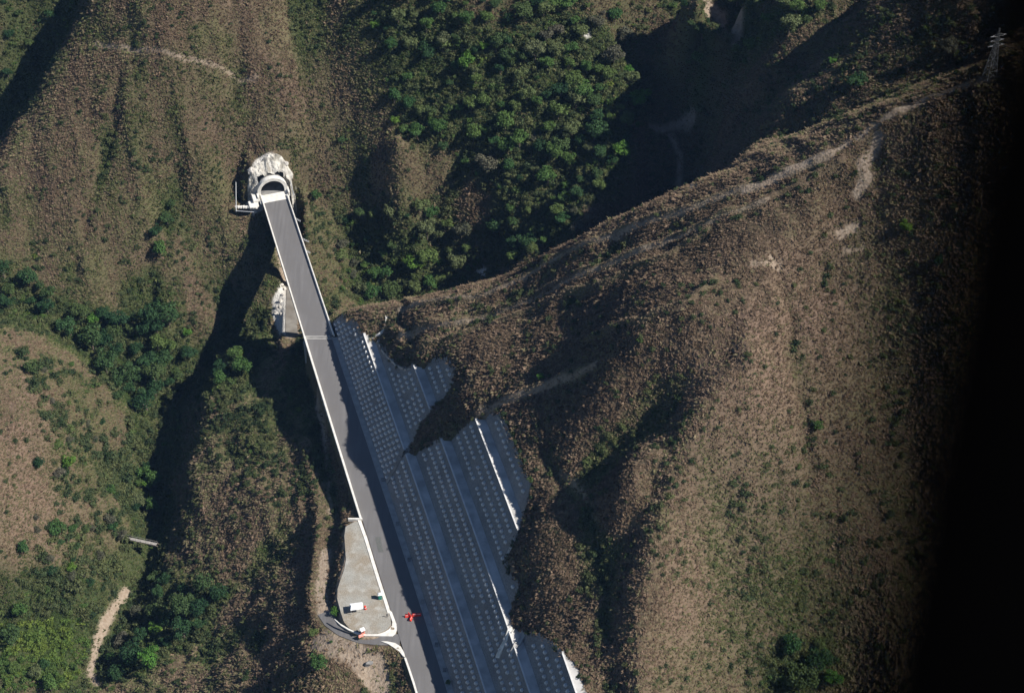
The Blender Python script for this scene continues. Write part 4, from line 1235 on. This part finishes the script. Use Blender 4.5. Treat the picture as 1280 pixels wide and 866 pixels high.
# the aircraft's own strut, close to the lens and out of focus
dd_ = 0.30
def cam_pt(u, v, d):
    return CAM + ray(np.array(float(u)), np.array(float(v))) * d
top0 = cam_pt(1432, -250, dd_); bot0 = cam_pt(1160, 1150, dd_)
c = (top0 + bot0) / 2; axis_ = Vector(top0 - bot0).normalized()
viewv = Vector(_fw); side = axis_.cross(viewv).normalized(); fwd = side.cross(axis_).normalized()
hw = 210 / FPX * dd_
sec0 = [(hw * math.cos(a_) * (1.0 if math.cos(a_) > 0 else 1.0), 0.013 * math.sin(a_) * (1 + .3 * math.cos(a_))) for a_ in np.linspace(0, 2 * math.pi, 24, endpoint=False)]
half = (Vector(top0) - Vector(bot0)).length / 2
secs = []
for k_ in np.linspace(-1, 1, 9):
    secs.append([tuple(Vector((0, 0, 0)) + axis_ * half * k_ + side * a_ * (1 + .02 * k_) + fwd * b_) for a_, b_ in sec0])
V_, F_ = sweep(secs, True)
o = meshobj('aircraft_strut', V_, F_, M['black'], None, True); o.location = Vector(c)
tag(o, 'blurred black aircraft strut filling the right edge of the view', 'aircraft strut')

# ------------------------------------------------------------------ vegetation meshes
def leaf_cloud(nm, blobs, leaf, per, m, seed, core=True):
    r = np.random.RandomState(seed); Vl = []; Fl = []
    for (bx, by, bz, br) in blobs:
        k_ = int(per * br * br)
        dv = r.normal(size=(k_, 3)); dv /= np.linalg.norm(dv, axis=1)[:, None]
        dv[:, 2] = np.where(dv[:, 2] < -.35, -dv[:, 2], dv[:, 2])
        rr = br * (0.72 + .38 * r.rand(k_))
        c_ = np.array([bx, by, bz]) + dv * rr[:, None] * [1, 1, .85]
        for p, n_ in zip(c_, dv):
            n2 = n_ + r.normal(scale=.55, size=3); n2 /= np.linalg.norm(n2)
            a_ = np.cross(n2, r.normal(size=3)); a_ /= np.linalg.norm(a_); b_ = np.cross(n2, a_)
            s_ = leaf * r.uniform(.6, 1.35)
            i = len(Vl)
            Vl += [p + a_ * s_, p + b_ * s_ * .6, p - a_ * s_ * .9 , p - b_ * s_ * .6]
            Fl.append((i, i + 1, i + 2, i + 3))
    me_ = bpy.data.meshes.new(nm); me_.from_pydata([tuple(v) for v in Vl], [], Fl)
    if m: me_.materials.append(m)
    return me_
def crown_blobs(r, rad, h0, flat=.8, nb=11):
    bl = [(0, 0, h0, rad * .62)]
    for i in range(nb):
        a_ = r.uniform(0, 6.28); q_ = rad * r.uniform(.35, .78); z = h0 + rad * flat * r.uniform(-.35, .55)
        bl.append((q_ * math.cos(a_), q_ * math.sin(a_), z, rad * r.uniform(.24, .42)))
    return bl
def trunk_mesh(nm, h, rad, r):
    bm = bmesh.new()
    def limb(a_, b_, r1, r2):
        a_ = Vector(a_); b_ = Vector(b_); d_ = b_ - a_
        q_ = bmesh.ops.create_cone(bm, cap_ends=True, segments=6, radius1=r1, radius2=r2, depth=d_.length)
        bmesh.ops.transform(bm, matrix=Matrix.Translation((a_ + b_) / 2) @ d_.to_track_quat('Z', 'Y').to_matrix().to_4x4(), verts=q_['verts'])
    limb((0, 0, -1.0), (.1, 0, h * .6), .26, .17)
    for i in range(4):
        a_ = i * 1.6 + r.uniform(-.3, .3)
        limb((.1, 0, h * .5), (rad * .5 * math.cos(a_), rad * .5 * math.sin(a_), h * r.uniform(.8, 1.05)), .13, .05)
    me_ = bpy.data.meshes.new(nm); bm.to_mesh(me_); bm.free(); me_.materials.append(M['bark']); return me_
TREE = {}
for key, m_, n_ in (('dark', 'leaf_dark', 5), ('mid', 'leaf_mid', 5), ('bright', 'leaf_bright', 3), ('grey', 'leaf_grey', 3)):
    TREE[key] = []
    for i in range(n_):
        r = random.Random(hash(key) % 1000 if False else (len(key) * 31 + i * 7 + ord(key[0])))
        rad, h0 = 3.0, 4.0
        TREE[key].append((leaf_cloud('crown', crown_blobs(r, rad, h0), .27, 75, M[m_], i + ord(key[0])), trunk_mesh('trunk', h0, rad, r)))
def tree(key, i, loc, sc, label, group=None, name='broadleaf_tree', cat='tree'):
    cr_, tr_ = TREE[key][i % len(TREE[key])]
    o = empty(name, loc, label, cat, group, random.uniform(0, 6.28))
    o.scale = (sc * random.uniform(.9, 1.1), sc * random.uniform(.9, 1.1), sc * random.uniform(.85, 1.15))
    for nm, me_ in (('trunk', tr_), ('crown', cr_)):
        c_ = bpy.data.objects.new(nm, me_); COL.objects.link(c_); c_.parent = o
    return o
# forest trees, sown over the picture's wooded patches
LAB = ['the large wooded slope', 'the wooded hollow right of the bridge', 'the wooded gully left of the bridge shadow', 'the leafy grove at bottom left', 'the dense clump left of the dirt spur',
       'the shaded bank by the bridge shadow', 'the dark ravine bed', 'the shaded top left flank', 'the dark clump at bottom right', 'the spur beside the pale track', 'the shaded slope at top right']
CNT = [160, 42, 46, 12, 22, 5, 8, 8, 6, 12, 10]
treexy = []
for k_, (f, w_) in enumerate(zip(FOREST, FW)):
    fp = np.array(f, float); x0, y0 = fp.min(0); x1, y1 = fp.max(0)
    got = 0; tries = 0
    while got < CNT[k_] and tries < 6000:
        tries += 1
        u, v = random.uniform(x0, x1), random.uniform(y0, y1)
        if not inside(np.array([u]), np.array([v]), fp)[0]: continue
        q = hit([u], [v])[0] if tries < 4000 else [np.nan]
        if np.isnan(q[0]): continue
        if mget(rockm, np.array([q[0]]), np.array([q[1]]))[0] > .1: continue
        if max(mget(soil, np.array([q[0] + a_]), np.array([q[1] - b_]))[0] for a_, b_ in ((0, 0), (0, 2), (2, 2), (-2, 2))) > .3: continue
        if min([9] + [math.hypot(q[0] - a_, q[1] - b_) for a_, b_ in treexy[-140:]]) < 4.0: continue
        d_, _ = dist_poly(np.array([q[0]]), np.array([q[1]]), LOWROAD)
        if d_[0] < 5: continue
        treexy.append((q[0], q[1]))
        rv = float(vnoise(np.array([q[0] / 22.]), np.array([q[1] / 22.]), 40)[0]) * .6 + random.random() * .4
        key = 'dark' if rv < .42 else 'mid' if rv < .74 else 'grey' if rv < .82 else 'mid'
        if k_ in (2, 4, 8) and rv < .66: key = 'dark'
        if random.random() < .05: key = 'bright'
        sc_ = random.choice([.45, .6, .7, .8, .9, 1.0, 1.15, 1.35]) * random.uniform(.9, 1.1)
        if k_ in (2, 4, 8): sc_ = sc_ * 1.2 + .1
        fu, fv = (u - x0) / (x1 - x0), (v - y0) / (y1 - y0)
        where = ('upper' if fv < .33 else 'middle' if fv < .66 else 'lower') + (' left' if fu < .33 else '' if fu < .66 else ' right')
        look = ('big ' if sc_ > .95 else 'small ' if sc_ < .68 else 'medium ') + {'dark': 'dark green', 'mid': 'mid green', 'grey': 'greyish olive', 'bright': 'bright green'}[key]
        tree(key, random.randrange(9), (q[0], q[1], q[2] - .6), sc_, look + ' tree, ' + where + ' part of ' + LAB[k_], 'trees of ' + LAB[k_])
        got += 1
# individual trees the photograph shows
for u, v, key, sc, lab in [
    (201, 322, 'mid', 1.25, 'round green tree lowest in the small gully on the tunnel slope'), (196, 296, 'dark', .95, 'dark tree just above the round one in the tunnel slope gully'),
    (210, 282, 'dark', 1.1, 'dark tree in the middle of the tunnel slope gully'), (214, 262, 'dark', .8, 'small dark tree highest in the tunnel slope gully'),
    (1068, 112, 'dark', 1.25, 'round dark tree alone behind the spur crest'), (1040, 80, 'bright', .5, 'small bright bush above the lone round tree'),
    (1183, 70, 'grey', 1.1, 'pale olive tree left of the pylon'), (1131, 288, 'bright', .65, 'bright yellow-green bush on the right flank'),
    (585, 88, 'bright', 1.15, 'bright green tree high on the wooded slope'), (605, 64, 'bright', .7, 'second, smaller bright tree high on the wooded slope'),
    (88, 586, 'bright', .95, 'vivid green bush on the pinkish left hill'), (45, 470, 'dark', 1.1, 'dark blue-green bush at the top of the left hill'),
    (30, 690, 'mid', .9, 'green bush on the bare pink soil at the left'), (75, 668, 'mid', 1.1, 'yellowish green bush low on the left hill'),
    (450, 798, 'dark', .25, 'small dark bush on the verge of the access road'), (414, 803, 'mid', .2, 'tiny bush beside the dirt track'),
    (420, 768, 'bright', .55, 'bright green bush in the shaded hollow below the lay-by'), (1020, 842, 'dark', 1.4, 'largest dark green tree at the bottom right'),
    (990, 858, 'mid', 1.0, 'round green tree at the very bottom right of the lit flank'), (1172, 330, 'dark', .6, 'dark shrub on the dim right flank'),
    (398, 838, 'mid', 1.1, 'olive bush on the reddish mound at the bottom'), (560, 855, 'mid', .3, 'low weed on the lower edge of the cut'),
    (392, 795, 'mid', .55, 'green bush on the crest left of the track'), (428, 180, 'dark', .7, 'small dark bush on the grassy tunnel slope'), (395, 250, 'mid', .8, 'green shrub right of the tunnel mouth'),
    (675, 474, 'bright', .45, 'little bright shrub by the trail above the lower cut'), (1022, 535, 'mid', .6, 'lone shrub in the crease of the right flank'),
    (185, 610, 'bright', .9, 'light green tree standing in the shaded ravine'), (635, 78, 'dark', 1.2, 'big dark tree in the upper part of the wooded slope')]:
    q = hit([u], [v])[0]
    if np.isnan(q[0]): continue
    small = sc < .7
    tree(key, random.randrange(9), (q[0], q[1], q[2] - (.6 if not small else 1.2 * sc)), sc, lab, name='bush' if 'bush' in lab or 'shrub' in lab or 'weed' in lab else 'broadleaf_tree', cat='bush' if 'bush' in lab or 'shrub' in lab or 'weed' in lab else 'tree')

# big olive bushes dotted over the left hill
hp = np.array([(20,440),(120,450),(160,520),(160,690),(100,740),(20,720),(50,620),(40,520)], float)
got = 0
while got < 34:
    u, v = random.uniform(15, 165), random.uniform(440, 740)
    if not inside(np.array([u]), np.array([v]), hp)[0]: continue
    q = hit([u], [v])[0]
    if np.isnan(q[0]): continue
    part_ = ('upper' if v < 540 else 'middle' if v < 640 else 'lower') + (' left' if u < 80 else ' right')
    big_ = random.random() < .4; ky = random.choice(['grey', 'grey', 'mid', 'dark'])
    tree(ky, random.randrange(9), (q[0], q[1], q[2] - 1.0), .75 if big_ else .48,
         ('large ' if big_ else 'small ') + {'grey': 'greyish olive', 'mid': 'green', 'dark': 'dark green'}[ky] + ' bush on the ' + part_ + ' part of the pinkish hill', 'bushes on the pinkish left hill', name='bush', cat='bush')
    got += 1

# scattered ground cover as instances
def instancer(name, pts, rot, sc, tint, sources, label, cat):
    src = bpy.data.collections.new(name + '_kinds')
    for s_ in sources:
        o = bpy.data.objects.new(s_.name, s_); src.objects.link(o)
    me_ = bpy.data.meshes.new(name); me_.vertices.add(len(pts)); me_.vertices.foreach_set('co', pts.astype(np.float32).ravel())
    for nm, ty, arr in (('rot', 'FLOAT_VECTOR', rot), ('sc', 'FLOAT_VECTOR', sc)):
        at_ = me_.attributes.new(nm, ty, 'POINT'); at_.data.foreach_set('vector', arr.astype(np.float32).ravel())
    at_ = me_.attributes.new('tint', 'FLOAT', 'POINT'); at_.data.foreach_set('value', tint.astype(np.float32))
    at_ = me_.attributes.new('idx', 'INT', 'POINT'); at_.data.foreach_set('value', RNG.randint(0, len(sources), len(pts)).astype(np.int32))
    o = bpy.data.objects.new(name, me_); COL.objects.link(o)
    ng = bpy.data.node_groups.new(name, 'GeometryNodeTree')
    ng.interface.new_socket('Geometry', in_out='INPUT', socket_type='NodeSocketGeometry'); ng.interface.new_socket('Geometry', in_out='OUTPUT', socket_type='NodeSocketGeometry')
    gi = ng.nodes.new('NodeGroupInput'); go = ng.nodes.new('NodeGroupOutput')
    m2p = ng.nodes.new('GeometryNodeMeshToPoints'); iop = ng.nodes.new('GeometryNodeInstanceOnPoints')
    ci = ng.nodes.new('GeometryNodeCollectionInfo'); ci.inputs['Collection'].default_value = src; ci.inputs['Separate Children'].default_value = True; ci.inputs['Reset Children'].default_value = True
    def na(nm, ty):
        n_ = ng.nodes.new('GeometryNodeInputNamedAttribute'); n_.data_type = ty; n_.inputs[0].default_value = nm; return n_.outputs[0]
    ng.links.new(gi.outputs[0], m2p.inputs[0]); ng.links.new(m2p.outputs[0], iop.inputs['Points']); ng.links.new(ci.outputs[0], iop.inputs['Instance'])
    iop.inputs['Pick Instance'].default_value = True; ng.links.new(na('idx', 'INT'), iop.inputs['Instance Index'])
    er = ng.nodes.new('FunctionNodeEulerToRotation'); ng.links.new(na('rot', 'FLOAT_VECTOR'), er.inputs[0]); ng.links.new(er.outputs[0], iop.inputs['Rotation'])
    ng.links.new(na('sc', 'FLOAT_VECTOR'), iop.inputs['Scale'])
    ng.links.new(iop.outputs[0], go.inputs[0])
    md = o.modifiers.new('scatter', 'NODES'); md.node_group = ng
    return tag(o, label, cat, kind='stuff')

def tuft(seed, nblades=18, h=.44, spread=.8):
    r = np.random.RandomState(seed); Vl = []; Fl = []
    for i in range(nblades):
        a_ = r.uniform(0, 6.28); q_ = r.uniform(0, .3); b_ = np.array([q_ * math.cos(a_), q_ * math.sin(a_), -.1])
        a2 = a_ + r.uniform(-.6, .6); hh = h * r.uniform(.6, 1.1); sp = spread * r.uniform(.4, 1.2)
        tip = b_ + np.array([sp * math.cos(a2), sp * math.sin(a2), hh]); md_ = b_ + (tip - b_) * .55 + np.array([0, 0, .12])
        s_ = np.array([-math.sin(a2), math.cos(a2), 0]) * r.uniform(.10, .20)
        k_ = len(Vl); Vl += [b_ - s_ * .7, b_ + s_ * .7, md_ + s_, md_ - s_, tip]
        Fl += [(k_, k_ + 1, k_ + 2, k_ + 3), (k_ + 3, k_ + 2, k_ + 4)]
    me_ = bpy.data.meshes.new('tussock'); me_.from_pydata([tuple(v) for v in Vl], [], Fl); me_.materials.append(M['grass']); return me_
tufts = [tuft(i) for i in range(5)]
bushes = []
for i in range(5):
    r = random.Random(200 + i)
    bushes.append(leaf_cloud('scrub', [(0, 0, .35, .55)] + [(r.uniform(-.55, .55), r.uniform(-.55, .55), r.uniform(.15, .6), r.uniform(.3, .5)) for _ in range(5)], .15, 160, M['bush'], 60 + i))
# camera-independent sowing over the whole mapped area
def ux_(x, y): return (x * ca + y * sa) / 7
def uy_(x, y): return (-x * sa + y * ca) / 45
def sow(nn, seed):
    r = np.random.RandomState(seed); x = r.uniform(-255, 262, nn); y = r.uniform(-205, 255, nn)
    # stay inside the mapped neighbourhood of the view
    d = np.stack([x, y, Hfn(x, y)], -1) - CAM
    fz = d @ _fw; uu = d[:, 0] / fz * FPX + 640; vv = 433 - (d @ _up) / fz * FPX
    ok = (uu > -60) & (uu < 1290) & (vv > -60) & (vv < 930)
    x, y = x[ok], y[ok]
    ok = np.ones(len(x), bool)
    ins = inside(x, y, WA) | inside(x, y, WB)
    ok &= ~ins
    yc_ = np.clip(y, Y_NEAR - 60, Y_PORT); onroad = (y < Y_JOINT + 1) & (x > xl(yc_) - 1.3) & (x < xr(yc_) + GUT + .4); ok &= ~onroad
    for pl, wd in ((LOPEN, 2.6), (ACCESS, 2.9)):
        dd2, _ = dist_poly(x, y, pl); ok &= dd2 > wd
    dd2, _ = dist_poly(x, y, PAD, True); ok &= ~(inside(x, y, PAD)) & (dd2 > .4)
    lx = (x - PC[0]) * PRT[0] + (y - PC[1]) * PRT[1]; ly = (x - PC[0]) * PT_[0] + (y - PC[1]) * PT_[1]
    ok &= ~((np.abs(lx) < 9) & (ly > -3) & (ly < 10))
    so2 = mget(soil, x, y); rk2 = mget(rockm, x, y)
    ok &= (r.rand(len(x)) > so2 * .93) & (r.rand(len(x)) > rk2 * 1.1)
    return x[ok], y[ok], r
x, y, r = sow(1250000, 1)
pk = mget(pink, x, y); gn = mget(green, x, y)
cl = vnoise(x / 2.1, y / 2.1, 70) * .6 + vnoise(x / 9, y / 9, 71) * .4
bare = np.clip(pk, 0, 1) * .12
ok = (r.rand(len(x)) < np.clip(.45 + cl * 1.1, 0, 1)) & (r.rand(len(x)) > bare)
x, y, pk, gn = x[ok], y[ok], pk[ok], gn[ok]
ns = len(x)
pos = np.stack([x, y, Hfn(x, y) - .05], -1)
big = fbm(x / 35, y / 35, 90, 4); mid_ = fbm(x / 6, y / 6, 91, 3)
tint = .30 + .16 * big + .14 * mid_ + .10 * fbm(ux_(x, y), uy_(x, y), 98, 3) + r.normal(scale=.14, size=ns) + .18 * np.clip(pk, 0, 1) + .5 * gn
left_h = np.clip((-x - 20) / 80, 0, 1); tint += (.31 + .2 * mid_) * left_h * (1 - np.clip(pk, 0, 1)) * (.7 + .6 * fbm(x / 11, y / 40, 97, 3))
td = np.full(ns, 99.)
for q_ in TAN: td = np.minimum(td, dist_poly(x + 1.5 * fbm(x / 9, y / 9, 3, 2), y + 1.5 * fbm(x / 9, y / 9, 4, 2), q_)[0])
tint = np.where(td < 1.7, .47 + .05 * r.normal(size=ns), tint)
tint = np.clip(tint, 0, 1)
scv = r.uniform(.32, .68, ns) * np.where(td < 1.7, .6, 1) * (1 + .5 * np.clip(big + mid_ * .5, 0, 1)) * np.where(r.rand(ns) < .05, 1.7, 1); sc3 = np.stack([scv, scv, scv * r.uniform(.6, 1.25, ns)], -1)
gx_ = Hfn(x + 2, y) - Hfn(x - 2, y); gy_ = Hfn(x, y + 2) - Hfn(x, y - 2)
steep = np.clip(np.hypot(gx_, gy_) / 2.0, 0, 1)
rot = np.stack([r.normal(scale=.15, size=ns), r.normal(scale=.15, size=ns), np.arctan2(-gy_, -gx_) + r.normal(scale=.45, size=ns)], -1)
sc3[:, 0] *= 1 + .75 * steep; sc3[:, 1] *= 1 - .22 * steep
instancer('dry_grass', pos, rot, sc3, tint, tufts, 'dry brown tussock grass covering the slopes', 'grass')
# scrub
x, y, r = sow(150000, 2)
gn = mget(green, x, y); pk = mget(pink, x, y)
cl = vnoise(x / 8, y / 8, 75) * .55 + vnoise(x / 3, y / 3, 76) * .45
dens = .16 * np.clip((fbm(x / 14, y / 14, 99, 3) - .15) * 4, 0, 1) + np.clip(.04 + 1.1 * gn * gn + .28 * gn, 0, 1) * np.clip((cl - .3) * 3 + .3 * (gn > .8), 0, 1) + .06 * (cl > .62) + .5 * gn * (gn > .8)
lh = inside(x, y, wpoly([(20,440),(150,470),(170,560),(160,690),(100,740),(40,720),(70,620),(50,520)]))
dens = np.where(lh, np.maximum(dens, .5 * np.clip((cl - .42) * 5, 0, 1)), dens)
m4 = inside(x, y, wpoly([(262,420),(340,440),(385,520),(405,640),(330,650),(260,580),(235,520)]))
dens = np.where(m4, np.maximum(dens, .75 * np.clip((cl - .33) * 4, 0, 1)), dens)
m2v = inside(x, y, wpoly([(0,340),(60,390),(120,395),(250,390),(250,450),(215,500),(180,520),(140,490),(100,440),(0,410)]))
dens = np.where(m2v, np.maximum(dens, .7), dens)
rimd = np.minimum(dist_poly(x, y, WA, True)[0], dist_poly(x, y, WB, True)[0])
_s, _t = base_st(x, y)
dens = np.where(inside(x, y, wpoly([(0,780),(100,770),(112,800),(95,860),(0,866)])), .9, dens)
dens = np.where((rimd < 2.5) & (_t > 8), np.maximum(dens, .35), dens)
yg = inside(x, y, wpoly([(0,780),(100,770),(112,800),(95,860),(0,866)]))
dens = dens * (1 - np.clip(mget(soil, x, y) * 1.5, 0, 1))
ok = r.rand(len(x)) < dens
lh, yg = lh[ok], yg[ok]
x, y, gn, pk = x[ok], y[ok], gn[ok], pk[ok]; ns = len(x)
pos = np.stack([x, y, Hfn(x, y) - .1], -1)
tint = np.clip(.28 + .25 * fbm(x / 15, y / 15, 95, 3) + r.normal(scale=.17, size=ns) + .2 * gn, 0, 1)
tint = np.where(yg, np.clip(tint * .3 + .75, 0, 1), tint)
scv = r.uniform(.6, 1.5, ns) * (1 + .9 * gn * r.rand(ns)) * np.where(lh, 1.6, 1); sc3 = np.stack([scv, scv, scv * r.uniform(.7, 1.2, ns)], -1)
rot = np.stack([r.normal(scale=.15, size=ns), r.normal(scale=.15, size=ns), r.uniform(0, 6.28, ns)], -1)
instancer('scrub', pos, rot, sc3, tint, bushes, 'green and olive scrub growing over the ravines and slopes', 'scrub')
# thin valley air
zlow = float(H.min()) - 1.0
x0h, x1h, y0h, y1h = AX[0] - 50, AX[-1] + 50, AY[0] - 50, AY[-1] + 50
bm = bmesh.new(); box(bm, ((x0h + x1h) / 2, (y0h + y1h) / 2, (zlow + 510) / 2), (x1h - x0h, y1h - y0h, 510 - zlow))
mh = bpy.data.materials.new('thin_haze'); mh.use_nodes = True; nt = mh.node_tree; nt.nodes.clear()
vo = nt.nodes.new('ShaderNodeVolumePrincipled'); vo.inputs['Color'].default_value = (0.32, 0.55, 1.0, 1); vo.inputs['Density'].default_value = 0.00003; vo.inputs['Anisotropy'].default_value = 0.0
ou = nt.nodes.new('ShaderNodeOutputMaterial'); nt.links.new(vo.outputs[0], ou.inputs['Volume'])
o = bmobj('haze', bm, mh); tag(o, 'thin bluish air filling the valley', 'haze', kind='stuff')
print('tussock+scrub done', ns, 'controls', n, 'anchors', len(hA), len(hB))
